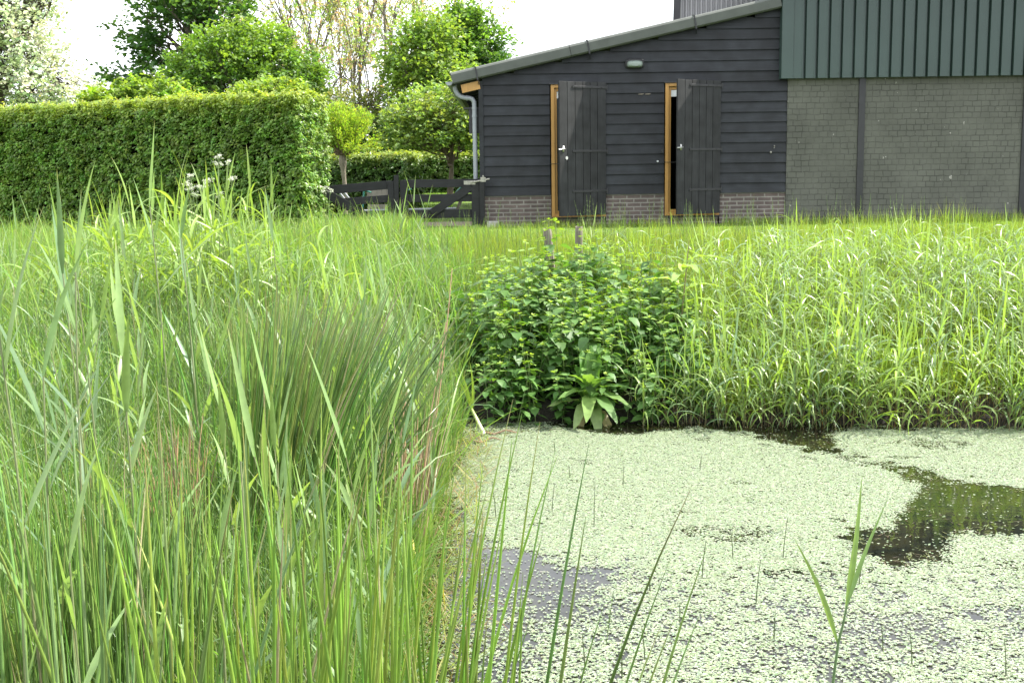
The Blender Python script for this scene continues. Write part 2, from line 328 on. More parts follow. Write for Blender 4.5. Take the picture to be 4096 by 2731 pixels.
M_water = water()
def ground():
    m, n, o = newmat('ground_soil_and_turf'); l = n.links.new
    p = N_(n, 'ShaderNodeBsdfPrincipled', i_Roughness=.95); tcn = N_(n, 'ShaderNodeTexCoord')
    z = N_(n, 'ShaderNodeTexNoise', i_Scale=3.0, i_Detail=8.0, i_Roughness=.7); l(tcn.outputs['Object'], z.inputs['Vector'])
    a = N_(n, 'ShaderNodeAttribute', attribute_name='pig')
    r = N_(n, 'ShaderNodeMapRange'); r.inputs[1].default_value = .3; r.inputs[2].default_value = .7; r.inputs[3].default_value = .6; r.inputs[4].default_value = 1.35; l(z.outputs['Fac'], r.inputs[0])
    hs = N_(n, 'ShaderNodeHueSaturation'); l(r.outputs[0], hs.inputs['Value']); l(a.outputs['Color'], hs.inputs['Color']); l(hs.outputs[0], p.inputs['Base Color'])
    b = N_(n, 'ShaderNodeBump', i_Strength=.8, i_Distance=.03); z2 = N_(n, 'ShaderNodeTexNoise', i_Scale=40.0, i_Detail=6.0); l(tcn.outputs['Object'], z2.inputs['Vector']); l(z2.outputs['Fac'], b.inputs['Height']); l(b.outputs[0], p.inputs['Normal'])
    l(p.outputs[0], o.inputs[0]); return m
M_ground = ground()

# ------------------------------------------------------------------ terrain
def shore(x, y):        # signed distance-like value: > 0 on land
    wob = .10*(fbm(np.c_[x*1.3, y*1.3], 5)-.5)*2
    dl = -(x+.40)+wob; dr = (y-8.12+.12*np.clip(x-.3, 0, 3.3))+wob
    return dl, dr
def ground_z(x, y):
    x = np.asarray(x, float); y = np.asarray(y, float); dl, dr = shore(x, y)
    n = (fbm(np.c_[x*.7, y*.7], 9)-.5)*.10
    zl = np.where(dl > 0, .03+.30*(1-np.exp(-np.maximum(dl, 0)/1.6))+.055*np.clip(y-4.5, 0, 9)*smooth(0, 1.2, dl), -.4*np.clip(-dl*2.5, 0, 1)*1.0)
    zb = np.where(dr > 0, .02+.60*smooth(-.7, 2.6, dr)*np.clip(dr/.25+.15, 0, 1)+.24*smooth(1.8, 5, dr), -.4*np.clip(-dr*2.5, 0, 1))
    z = np.maximum(zl, zb)+np.where(np.maximum(dl, dr) > .3, n*smooth(13.5, 12, y), 0)
    z = np.where((y > 11.5), z+(np.where(x < -2.6, .88, .965)-z)*smooth(11.5, 13.5, y), z)
    z = z+.0285*np.clip(y-19, 0, 60)*smooth(40, 20, np.abs(x))
    return z
gx = np.sort(np.concatenate([np.linspace(-14, 9, 190), np.linspace(-90, -14.5, 26), np.linspace(9.5, 90, 26)]))
gy = np.sort(np.concatenate([np.linspace(-2, 22, 200), np.linspace(-40, -2.5, 12), np.linspace(22.5, 160, 50)]))
X, Y = np.meshgrid(gx, gy); xf, yf = X.ravel(), Y.ravel(); Zg = ground_z(xf, yf)
nx, ny = len(gx), len(gy); i = (np.arange(ny-1)[:, None]*nx+np.arange(nx-1)[None]).ravel()
lawnk = smooth(12.3, 13.2, yf)[:, None]; mudk = smooth(.40, .08, Zg)[:, None]
cg = np.array([.045, .060, .018])*(1-lawnk)+np.array([.085, .135, .022])*lawnk; cg = cg*(1-mudk)+np.array([.016, .013, .009])*mudk
g = Geo().add(np.c_[xf, yf, Zg], np.stack([i, i+1, i+nx+1, i+nx], -1), cg)
tag(g.build('ground', M_ground, smooth_=True), kind='structure')
g = Geo()
wx = np.linspace(-14, 40, 60); wy = np.linspace(-20, 8.9, 40); X, Y = np.meshgrid(wx, wy); nx = len(wx); i = (np.arange(len(wy)-1)[:, None]*nx+np.arange(nx-1)[None]).ravel()
g.add(np.c_[X.ravel(), Y.ravel(), 0*X.ravel()], np.stack([i, i+1, i+nx+1, i+nx], -1)); tag(g.build('pond_water', M_water), kind='structure')
g = Geo(); xs = np.linspace(-1.6, -.62, 12)
V = []; 
for x in xs: V += [(x, 18.25+.1*math.sin(x*5), .978), (x, 19.6, .999)]
g.add(V, [[2*k, 2*k+2, 2*k+3, 2*k+1] for k in range(11)]); tag(g.build('path', M_path), kind='structure')

# ------------------------------------------------------------------ shed (low lean-to)
FY = 18.1; SL = .2138
def vz(x, off=0): return 3.166+SL*(x+.769)+off
shed = empty('shed', (1.9, FY, .97), 'low black weatherboarded lean-to shed with sloping roof and two half open plank doors', 'shed')
def child(g, name, mat, par=shed, world=True, **kw):
    o = g.build(name, mat, par, **kw)
    if world: o.matrix_parent_inverse = Matrix.Translation(par.location).inverted() if par.parent is None else Matrix()
    return o
OPEN = [(.645, 1.475), (2.412, 3.245)]; XL, XR = -.405, 4.30
g = Geo(); z = 1.445; k = 0
while z < 4.3:
    p = .1543 if k < 11 else .158
    x0 = max(XL, (z+p*.5-3.166-.03)/SL-.769)
    segs = [(x0, XR)]
    if z < 3.10: segs = [(x0, OPEN[0][0]-.01), (OPEN[0][1]+.01, OPEN[1][0]-.01), (OPEN[1][1]+.01, XR)]
    for a, b in segs:
        if b-a < .05: continue
        cuts = [a]+([a+(b-a)*rng.uniform(.35, .65)] if b-a > 2.2 else [])+[b]
        for a2, b2 in zip(cuts[:-1], cuts[1:]):
            c = np.array([1, 1, 1.])*rng.uniform(.82, 1.2); dz = rng.normal(0, .0012); sag = rng.normal(0, .0015)
            yb, yt = FY-.034+rng.normal(0, .0015), FY-.008
            V = [(a2, yb, z+dz), (b2-.002, yb, z+dz+sag), (b2-.002, yt, z+p+.012), (a2, yt, z+p+.012), (a2, FY+.01, z+dz), (b2-.002, FY+.01, z+dz+sag)]
            g.add(V, [[0, 1, 2, 3], [4, 5, 1, 0]], c)
    z += p; k += 1
child(g, 'board_cladding', M_black)
# wall core, side wall
g = Geo(); g.box((XL+.03, FY+.012, 1.2), (.63, FY+.14, 3.15)); g.box((1.49, FY+.012, 1.2), (2.40, FY+.14, 3.15)); g.box((3.26, FY+.012, 1.2), (XR-.02, FY+.14, 3.15))
g.prism([(XL+.03, 3.151), (XR-.02, 3.151), (XR-.02, 4.18), (XL+.03, 3.20)], FY+.013, FY+.14)
g.box((XL, FY+.141, 1.0), (XL+.12, 26, 3.1)); child(g, 'wall', M_black)
g = Geo()
for kz in range(11): g.box((XL-.022, FY+.02, 1.45+kz*.155), (XL-.002, 26, 1.45+kz*.155+.145), np.ones(3)*rng.uniform(.8, 1.2))
child(g, 'side_cladding', M_black)
g = Geo()
for a, b in [(XL+.01, .643), (1.502, 2.410), (3.272, XR)]: g.box((a, FY-.004, .80), (b, FY+.11, 1.447))
g.box((.643, FY+.0, .80), (1.477, FY+.112, 1.105)); g.box((2.410, FY, .80), (3.247, FY+.112, 1.105))
child(g, 'brick_base', M_brick)
g = Geo(); g.box((XL-.055, FY-.05, 1.0), (XL+.012, FY+.02, 3.2)); child(g, 'corner_board', M_black, bevel=.004)
# verge trim, roof, clips
th = math.atan(SL)
g = Geo(); H = .172
for a, b, sag in [(-.845, .966, 0), (.972, 2.86, .002), (2.866, 4.165, -.001)]:
    sec = [(-.02, 0.), (-.135, .0), (-.16, .02), (-.16, H-.03), (-.14, H-.005), (-.09, H+.012), (.03, H+.018)]  # (y offset, height) rounded verge cap
    V = []; n = len(sec)
    for x in (a, b):
        for yy, hh in sec: V.append((x-hh*math.sin(th), FY+yy, vz(x)+hh*math.cos(th)+sag))
    g.add(V, [[i, i+1, i+1+n, i+n] for i in range(n-1)]); g.add(V, [[0, i+1, i] for i in range(1, n-1)]+[[n, n+i, n+i+1] for i in range(1, n-1)])
child(g, 'verge_trim', M_verge)
g = Geo()                                       # corrugated sheet running back
nx_ = 60; xs = np.linspace(-.90, 4.3, nx_); ys = np.linspace(FY+.03, 26, 90); V = []
for yv in ys:
    for xv in xs: V.append((xv, yv, vz(xv)+H*.98+.018*math.sin(yv*2*math.pi/.177)))
g.add(V, [[j*nx_+i, j*nx_+i+1, (j+1)*nx_+i+1, (j+1)*nx_+i] for j in range(89) for i in range(nx_-1)]); child(g, 'roof', M_roof)
for cx in (-.50, 1.21, 2.83):
    g = Geo(); zt = vz(cx)
    g.beam((cx+.0, FY-.166, zt+H+.01), (cx+.035, FY-.168, zt-.012), .022, .008, up=(0, 1, 0)); g.beam((cx+.035, FY-.168, zt-.012), (cx+.05, FY-.05, zt-.075), .020, .008, up=(1, 0, 0)); g.beam((cx, FY-.17, zt+H+.008), (cx-.01, FY-.02, zt+H+.03), .022, .008, up=(1, 0, 0))
    child(g, 'roof_clip', M_iron)
g = Geo(); g.beam((-.72, FY-.04, 3.085), (-.44, FY-.04, 3.085+.28*SL), .125, .04, up=(0, 1, 0)); child(g, 'rafter_end', M_orange)
g = Geo()
for yy in np.arange(FY+.6, 26, .6): g.beam((-.76, yy, 3.10), (-.44, yy, 3.10+.32*SL), .1, .05, up=(0, 1, 0))
g.add([(-.86, FY-.1, 3.135), (-.42, FY-.1, 3.23), (-.42, 26, 3.23), (-.86, 26, 3.135)], [[0, 1, 2, 3]]); child(g, 'eaves_rafters', M_black)
# gutter + downpipe
g = Geo(); an = np.linspace(math.pi, 2*math.pi, 9); V = []
for yy in (FY-.12, 26):
    for a_ in an: V.append((-.905+.055*math.cos(a_), yy, 3.19+.055*math.sin(a_)))
g.add(V, [[i, i+1, i+10, i+9] for i in range(8)]); V = [(-.905+.055*math.cos(a_), FY-.12, 3.19+.055*math.sin(a_)) for a_ in an]; g.add(V, [[0, i+1, i] for i in range(1, 8)])
child(g, 'gutter', M_pvc)
pts = np.array([(-.83, 0, 3.16), (-.82, 0, 3.08), (-.79, 0, 3.02), (-.745, 0, 2.98), (-.68, 0, 2.96), (-.61, 0, 2.955), (-.565, 0, 2.94), (-.535, 0, 2.90), (-.53, 0, 2.85), (-.53, 0, 2.6), (-.53, 0, 2.0), (-.53, 0, 1.4), (-.53, 0, 1.02)])
pts[:, 1] = FY+.06; g = Geo(); tubes(g, pts[None], .036, 14, (1, 1, 1)); o = child(g, 'downpipe', M_pvc, smooth_=True)
g = Geo()
for zz in (2.78, 2.66): tubes(g, np.array([[(-.53, FY+.06, zz), (-.53, FY+.06, zz+.035)]]), .042, 14, (1, 1, 1))
tubes(g, np.array([[(-.66, FY+.06, 2.957), (-.63, FY+.06, 2.956)]]), .042, 14, (1, 1, 1)); child(g, 'pipe_collar', M_pvc, smooth_=True)
g = Geo(); g.box((-.62, FY+.11, 2.42), (-.43, FY+.30, 2.80)); g.box((-.70, FY+.09, 2.79), (-.43, FY+.32, 2.815)); child(g, 'side_box', M_iron)
# bulkhead lamp
g = Geo(); u = np.linspace(0, 2*math.pi, 25)[:-1]
def oval(cx, cz, a, b, n=24, pw=.55):
    t = np.arange(n)/n*2*np.pi; c, s_ = np.cos(t), np.sin(t); return np.c_[cx+a*np.sign(c)*np.abs(c)**pw, cz+b*np.sign(s_)*np.abs(s_)**pw]
def loft(g, rings, ys, C=(1, 1, 1), cap=True):
    n = len(rings[0]); V = np.concatenate([np.c_[r[:, 0], np.full(n, y), r[:, 1]] for r, y in zip(rings, ys)])
    F = [[j*n+i, j*n+(i+1) % n, (j+1)*n+(i+1) % n, (j+1)*n+i] for j in range(len(rings)-1) for i in range(n)]; g.add(V, F, C)
    if cap: r = rings[-1]; V = np.r_[np.c_[r[:, 0], np.full(n, ys[-1]), r[:, 1]], [[r[:, 0].mean(), ys[-1], r[:, 1].mean()]]]; g.add(V, [[i, (i+1) % n, n] for i in range(n)], C)
loft(g, [oval(1.942, 3.43, .145, .078), oval(1.942, 3.43, .145, .078), oval(1.942, 3.43, .125, .062)], [FY, FY-.055, FY-.075]); lamp = child(g, 'wall_lamp', M_iron)
g = Geo(); loft(g, [oval(1.942, 3.42, .118, .052), oval(1.942, 3.42, .112, .048), oval(1.942, 3.415, .09, .036), oval(1.942, 3.41, .05, .02)], [FY-.07, FY-.095, FY-.115, FY-.125]); g.build('lamp_cover', M_lampg, lamp, smooth_=True)
# doors
def make_door(xa, xb, opened, glassy):
    ft = .05
    g = Geo(); zt, zb = 3.135, 1.125
    g.box((xa+.008, FY-.015, zb-.02), (xa+.062, FY+.09, zt)); g.box((xb-.05, FY-.02, zb-.02), (xb, FY+.09, zt)); g.box((xa+.062, FY-.018, zt-.05), (xb-.05, FY+.088, zt)); g.box((xa+.062, FY-.018, zb-.02), (xb-.05, FY+.088, zb+.03))
    g.box((xa+.062, FY+.025, zb+.03), (xa+.10, FY+.075, zt-.05)); g.box((xa+.10, FY+.027, zt-.10), (xb-.05, FY+.073, zt-.05)); g.box((xa+.10, FY+.027, zb+.03), (xb-.05, FY+.073, zb+.075))
    g.box((xb+.0005, FY-.016, zb-.02), (xb+.024, FY+.05, 1.44))
    fr = child(g, 'door_frame', M_orange, bevel=.003)
    g = Geo(); g.box((xa-.02, FY-.045, zt+.001), (xb+.02, FY+.02, zt+.02)); g.box((xa-.01, FY-.05, zb-.045), (xb+.01, FY+.03, zb-.022)); g.build('drip_strip', M_iron, fr)
    g = Geo(); g.box((xa+.10, FY+.04, 2.93), (xb-.06, FY+.06, 3.03)); g.build('vent_strip', M_white, fr)
    if glassy:
        g = Geo(); g.box((xa+.10, FY+.045, zb+.075), (xb-.05, FY+.052, 2.93)); g.build('glass_pane', M_glass, fr)
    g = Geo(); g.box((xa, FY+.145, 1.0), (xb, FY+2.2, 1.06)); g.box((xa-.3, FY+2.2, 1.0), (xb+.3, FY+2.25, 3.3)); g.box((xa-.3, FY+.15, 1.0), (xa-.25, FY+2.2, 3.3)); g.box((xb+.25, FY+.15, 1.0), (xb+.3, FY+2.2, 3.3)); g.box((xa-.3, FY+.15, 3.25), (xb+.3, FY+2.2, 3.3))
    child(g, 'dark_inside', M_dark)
    W = xb-xa+.035; hx = xb+.01; npl = 6; a = opened
    Mx = Matrix.Translation((hx-shed.location.x, FY-.045-shed.location.y, -shed.location.z)) @ Matrix.Rotation(a, 4, 'Z')
    g = Geo(); zt2, zb2 = 3.15, 1.135; pw = W/npl
    cuts = [0, .17, .335, .50, .655, .81, 1.0]
    for k in range(6):
        x1, x0 = -W*(1-cuts[k+1]), -W*(1-cuts[k]); dz = rng.normal(0, .003)
        x0 += .007
        V = [(x0, -.026, zb2+dz), (x1, -.026, zb2+dz), (x1, 0, zb2+dz), (x0, 0, zb2+dz), (x0, -.026, zt2+dz), (x1, -.026, zt2+dz), (x1, 0, zt2+dz), (x0, 0, zt2+dz)]
        g.add(V, [[0, 1, 5, 4], [1, 2, 6, 5], [2, 3, 7, 6], [3, 0, 4, 7], [4, 5, 6, 7], [3, 2, 1, 0]], np.ones(3)*rng.uniform(.85, 1.18))
    d = g.build('door', M_door, shed, bevel=.0025); d.matrix_local = Mx
    g = Geo()
    for zz in (1.45, 2.1, 2.95): g.box((-W+.06, .002, zz), (-.06, .028, zz+.11))
    g.box((-W+.004, -.024, zb2+.002), (-W+.02, .002, zt2-.004)); g.build('ledges', M_door, d)
    for zz in (3.075, 2.115, 1.505):
        g = Geo(); g.box((-W*.70, -.037, zz-.018), (.012, -.030, zz+.018)); t = np.array([[(.014, -.034, zz-.04), (.014, -.034, zz+.04)]]); tubes(g, t, .012, 8, (1, 1, 1))
        for bx in (-W*.68, -W*.5, -W*.3, -W*.1): g.box((bx-.008, -.043, zz-.008), (bx+.008, -.036, zz+.008))
        tt = np.linspace(0, 2*np.pi, 9)[:-1]; loft(g, [np.c_[-W*.70+.024*np.cos(tt), zz+.024*np.sin(tt)]]*2, [-.029, -.038])
        g.build('strap_hinge', M_iron, d, bevel=.002)
    g = Geo(); g.box((-W+.055, -.04, 2.10), (-W+.085, -.027, 2.19)); tubes(g, np.array([[(-W+.07, -.03, 2.145), (-W+.07, -.075, 2.145), (-W+.05, -.085, 2.143), (-W-.05, -.085, 2.135)]]), .011, 8, (1, 1, 1)); g.build('door_handle', M_steel, d, smooth_=True)
    if glassy:
        g = Geo(); tt = np.linspace(0, 2*np.pi, 13)[:-1]; loft(g, [np.c_[-W+.13+.022*np.cos(tt), 2.01+.026*np.sin(tt)]]*2, [-.026, -.034]); g.build('keyhole_plate', M_steel, d)
    g = Geo(); tubes(g, np.array([[(xa-.03, FY-.045, 1.93), (xa+.10, FY-.20, 1.925), (xa+.16, FY-.35, 1.93)]]), .005, 5, (1, 1, 1)); child(g, 'door_stay', M_iron)
make_door(.645, 1.475, R(31), True)
make_door(2.412, 3.245, R(32), False)
g = Geo(); tt = np.linspace(0, 2*np.pi, 13)[:-1]
loft(g, [np.c_[2.303+.017*np.cos(tt), 1.945+.017*np.sin(tt)], np.c_[2.303+.012*np.cos(tt), 1.945+.012*np.sin(tt)]], [FY-.03, FY-.05]); child(g, 'door_buffer', M_white)
g = Geo(); loft(g, [np.c_[4.057+.018*np.cos(tt), 2.06+.018*np.sin(tt)], np.c_[4.057+.01*np.cos(tt), 2.06+.01*np.sin(tt)]], [FY-.03, FY-.05]); tubes(g, np.array([[(4.11, FY-.02, 2.16), (4.11, FY-.06, 2.15), (4.10, FY-.06, 2.12)]]), .008, 6, (1, 1, 1)); child(g, 'wall_hook', M_dullsteel)
for sx in (2.04, 2.145):
    g = Geo(); g.box((sx-.038, FY-.0305, 2.962), (sx+.03, FY-.0225, 2.975)); g.box((sx-.02, FY-.0307, 2.968), (sx+.045, FY-.0227, 2.979)); child(g, 'bare_wood_scar', M_oldwood)
g = Geo(); g.box((2.36, FY-.045, 2.07), (2.39, FY-.02, 2.13)); child(g, 'latch_plate', M_iron)
blk = Geo().box((-.36, FY-.22, .80), (-.17, FY-.02, 1.06)).build('concrete_block', M_conc, bevel=.01); tag(blk, 'small pale concrete block at the left foot of the shed brickwork', 'block')

# ------------------------------------------------------------------ barn
barn = empty('barn', (8, FY, .97), 'large barn of painted grey brick with dark green ribbed metal cladding above', 'barn')
def bchild(g, name, mat, **kw):
    o = g.build(name, mat, barn, **kw); o.matrix_parent_inverse = Matrix.Translation(barn.location).inverted(); return o
g = Geo(); g.box((4.302, FY-.035, .7), (14, FY+.2, 3.30)); bchild(g, 'brick_wall', M_pbrick)
g = Geo(); g.box((4.305, FY+.21, .7), (4.6, 26.4, 4.6)); g.box((13.7, FY+.21, .7), (14, 26.4, 4.6)); bchild(g, 'side_wall', M_pbrick)
for px_ in (5.445, 7.985, 10.5):
    g = Geo(); zs = np.linspace(.9, 3.3, 7)
    g.box((px_-.050, FY-.06, .9), (px_+.050, FY-.034, 3.3)); g.box((px_-.008, FY-.058, .9), (px_+.008, FY-.02, 3.3))
    o = bchild(g, 'steel_post', M_iron, bevel=.003)
# ribbed cladding
g = Geo(); zc0, zc1 = 3.165, 4.74; pitch = .1865; x = 4.355; prof = []
yo = FY-.155
while x < 13.8:      # flat pan then narrow recess with a small step, as in the photo
    prof += [(x, yo), (x+.118, yo), (x+.122, yo+.006), (x+.142, yo+.006), (x+.148, yo+.065), (x+.178, yo+.065)]
    x += pitch
prof = np.array(prof); n = len(prof)
V = np.r_[np.c_[prof, np.full(n, zc0)], np.c_[prof, np.full(n, zc1)]]; g.add(V, [[i, i+1, i+1+n, i+n] for i in range(n-1)])
V = np.r_[np.c_[prof, np.full(n, zc0)], np.c_[prof[:, 0], np.full(n, FY-.03), np.full(n, zc0)]]; g.add(V, [[i+1, i, i+n, i+1+n] for i in range(n-1)])
for k in range(0, int((13.8-4.355)/pitch)): g.box((4.355+k*pitch+.126, yo-.002, zc0+.06), (4.355+k*pitch+.138, yo+.004, zc0+.075), (.3, .3, .3))
bchild(g, 'metal_cladding', M_green)
g = Geo(); g.box((4.168, FY-.172, zc0-.004), (4.345, FY-.160, zc1)); g.box((4.165, FY-.172, zc0-.004), (4.177, FY+.3, zc1)); g.box((4.345, FY-.168, zc0-.004), (4.353, FY-.125, zc1)); g.box((4.178, FY-.159, zc0), (4.352, FY-.035, zc0+.01))
bchild(g, 'corner_flashing', M_green, bevel=.004)
g = Geo(); g.box((4.2, FY-.02, 3.3), (13.8, FY+.15, 4.7)); bchild(g, 'upper_wall', M_dark)
g = Geo(); y_e, y_r, y_b = FY-.30, 22.2, 26.6
V = [(4.12, y_e, 4.70), (14.2, y_e, 4.70), (14.2, y_r, 6.15), (4.12, y_r, 6.15), (14.2, y_b, 4.7), (4.12, y_b, 4.7)]; V2 = [(a_, b_, c_-.06) for a_, b_, c_ in V]
g.add(V+V2, [[0, 1, 2, 3], [3, 2, 4, 5], [6, 9, 8, 7], [9, 11, 10, 8], [0, 6, 7, 1], [0, 3, 9, 6], [3, 5, 11, 9]]); bchild(g, 'roof', M_roof)
g = Geo(); an = np.linspace(math.pi, 2*math.pi, 9); V = [(xx, FY-.36+.07*math.cos(a_), 4.70+.07*math.sin(a_)) for xx in (4.1, 14.2) for a_ in an]; g.add(V, [[i, i+1, i+10, i+9] for i in range(8)]); bchild(g, 'gutter', M_pvc)
rb = empty('rear_barn', (3.6, 19.8, 3.5), 'pale grey corrugated upper wall with dark edge rising behind the shed roof', 'barn')
T_ = Matrix.Translation(rb.location).inverted()
g = Geo(); xs = np.arange(2.90, 4.75, .021); yy = 19.8+np.where((np.arange(len(xs)) % 4) < 2, 0, .045); n = len(xs)
V = np.r_[np.c_[xs, yy, np.full(n, 3.4)], np.c_[xs, yy, np.full(n, 5.35)]]; g.add(V, [[i, i+1, i+1+n, i+n] for i in range(n-1)]); o = g.build('corrugated_wall', M_greysheet, rb); o.matrix_parent_inverse = T_
g = Geo(); g.beam((2.80, 19.76, 3.4), (2.855, 19.76, 5.4), .11, .06, up=(0, 1, 0)); o = g.build('edge_trim', M_iron, rb); o.matrix_parent_inverse = T_
g = Geo(); g.box((2.93, 19.86, 3.4), (4.75, 20.6, 5.3)); g.box((2.75, 19.7, 5.36), (4.75, 20.7, 5.42)); o = g.build('body', M_roof, rb); o.matrix_parent_inverse = T_

# ------------------------------------------------------------------ gates and posts
def post(x, y, z0, z1, wd, label, name='gate_post'):
    g = Geo(); g.box((-wd/2, -wd/2, z0), (wd/2, wd/2, z1), np.ones(3)); o = g.build(name, M_gate, bevel=.006); o.location = (x, y, 0); return tag(o, label, 'post')
post(-1.755, 17.98, .8, 1.79, .072, 'tall black square post between the two black field gates')
post(-.43, 17.97, .8, 1.745, .078, 'black square post against the left corner of the shed')
def gatepart(root, name, p, q, wd, th=.035, dy=0, c=1):
    g = Geo(); p = Vector(p)-root.location; q = Vector(q)-root.location; p.y += dy; q.y += dy
    g.beam(p, q, th, wd, np.ones(3)*c, up=(0, 0, 1) if abs(q.x-p.x) > .3 else (1, 0, 0)) if False else None
    d = (q-p).normalized(); zx = Vector((-d.z, 0, d.x)).normalized()
    M = Matrix((d, Vector((0, 1, 0)), zx)).transposed().to_4x4(); M.translation = p
    g.box((0, -th/2, -wd/2), ((q-p).length, th/2, wd/2), np.ones(3)*c, M)
    return g.build(name, M_gate, root, bevel=.004)
y0 = 18.02
ga = empty('field_gate', (-1.15, y0, .97), 'black wooden field gate next to the shed with galvanised latch at its top right corner', 'gate', 'black wooden gates left of the shed')
gatepart(ga, 'rail', (-1.66, y0, 1.655), (-.56, y0, 1.655), .125); gatepart(ga, 'rail', (-1.66, y0, 1.43), (-.56, y0, 1.43), .118); gatepart(ga, 'rail', (-1.66, y0, 1.185), (-.56, y0, 1.185), .13)
gatepart(ga, 'stile', (-1.64, y0, 1.02), (-1.64, y0, 1.71), .125, dy=-.038); gatepart(ga, 'stile', (-.53, y0, 1.02), (-.53, y0, 1.715), .13, dy=-.038)
gatepart(ga, 'brace', (-1.22, y0, 1.20), (-.60, y0, 1.60), .125, dy=-.04)
g = Geo(); g.box((-.05+.49, -.07, .66), (.62, -.062, .72)); g.beam((.53, -.08, .69), (.80, -.09, .735), .02, .012); g.box((.70, -.095, .70), (.78, -.06, .77)); tubes(g, np.array([[(.74, -.08, .70), (.74, -.08, .80)], [(.60, -.085, .70), (.84, -.085, .745)]]), .012, 8, (1, 1, 1)); g.build('gate_latch', M_dullsteel, ga)
gb = empty('field_gate', (-2.4, y0, .95), 'black wooden field gate half hidden by the tall hedge with diagonal brace', 'gate', 'black wooden gates left of the shed')
gatepart(gb, 'rail', (-3.25, y0, 1.545), (-1.83, y0, 1.648), .13); gatepart(gb, 'rail', (-2.72, y0, 1.385), (-1.83, y0, 1.435), .115); gatepart(gb, 'rail', (-2.95, y0, 1.13), (-1.83, y0, 1.16), .125)
gatepart(gb, 'stile', (-1.845, y0, 1.02), (-1.845, y0, 1.70), .10, dy=-.038)
gatepart(gb, 'brace', (-2.85, y0, 1.53), (-2.02, y0, 1.03), .135, dy=-.042); gatepart(gb, 'stile', (-2.30, y0, .95), (-2.30, y0, 1.30), .07, dy=-.08)
# garden seat behind the gate
se = empty('garden_seat', (-1.9, 20.6, 1.05), 'teal framed garden seat with pale slatted panels behind the gates', 'garden seat')
g = Geo()
for k in range(5): g.box((-.64+k*.088, 0, .30), (-.556+k*.088, .02, .53))
g.box((-.64, .022, .40), (-.2, .03, .43)); g.build('backrest', M_slat, se)
g = Geo(); 
for k in range(5): g.box((-.62+k*.088, -.10, .10), (-.536+k*.088, -.08, .24))
g.build('lower_panel', M_slat, se)
g = Geo(); tubes(g, np.array([[(-.72, -.05, .05), (-.69, 0, .55)], [(-.12, -.05, .05), (-.14, 0, .55)], [(-.72, -.12, .09), (.9, -.12, .09)], [(.0, .0, .45), (.16, -.02, .50)]]), .016, 8, (1, 1, 1)); tubes(g, np.array([[(.82, -.1, .30), (1.1, -.1, .58)], [(-.75, -.1, .52), (-.55, -.1, .45)]]), .014, 8, (1, 1, 1)); g.build('tube_frame', M_teal, se, smooth_=True)
g = Geo(); tubes(g, np.array([[(-1.18, -.1, .55), (-.98, -.1, .28)], [(-1.10, -.06, .55), (-.90, -.06, .28)], [(-.95, -.14, .13), (.95, -.14, .15)]]), .02, 8, (1, 1, 1)); g.build('pale_pole', M_pvc, se, smooth_=True)
tr = empty('wooden_trestle', (-.85, 20.3, 1.05), 'grey weathered wooden trestle leg on the lawn behind the gate', 'trestle')
g = Geo(); g.beam((-.12, 0, .0), (.10, 0, .60), .055, .05, up=(0, 1, 0)); g.beam((.02, .1, .35), (.18, .1, .62), .05, .05, up=(0, 1, 0)); g.build('leg', M_oldwood, tr)
g = Geo(); g.beam((.10, -.02, .56), (.14, .6, .56), .06, .05, up=(0, 0, 1)); g.build('crossbar', M_oldwood, tr)

# two stakes
for (x, y, zt, lean, wd, lab) in [(.336, 10.6, 1.265, -.10, .078, 'weathered grey wooden stake leaning left, left one of two above the nettles'), (.642, 10.8, 1.275, .01, .072, 'upright grey wooden stake with a notched top, right one of two above the nettles')]:
    g = Geo(); n = 14; zs = np.array([0, .3, .6, .75, .80]); V = []
    for zz in zs:
        for a_ in range(n):
            r_ = wd/2*(1+.12*math.sin(a_*2.3)+.05*rng.normal())*(1 if zz < .79 else .93); r_ *= .62 if a_ == 3 else 1
            V.append((r_*math.cos(a_/n*2*math.pi)+lean*(zz-.8), r_*math.sin(a_/n*2*math.pi), zz+(.005*math.cos(a_*1.3) if zz > .7 else 0)))
    g.add(V, [[j*n+i, j*n+(i+1) % n, (j+1)*n+(i+1) % n, (j+1)*n+i] for j in range(4) for i in range(n)])
    V2 = V[-n:]+[(0, 0, .79)]; g.add(V2, [[i, (i+1) % n, n] for i in range(n)])
    o = g.build('wooden_stake', M_oldwood); o.location = (x, y, zt-.8); tag(o, lab, 'stake', 'two stakes above the nettles')
print('structures done')

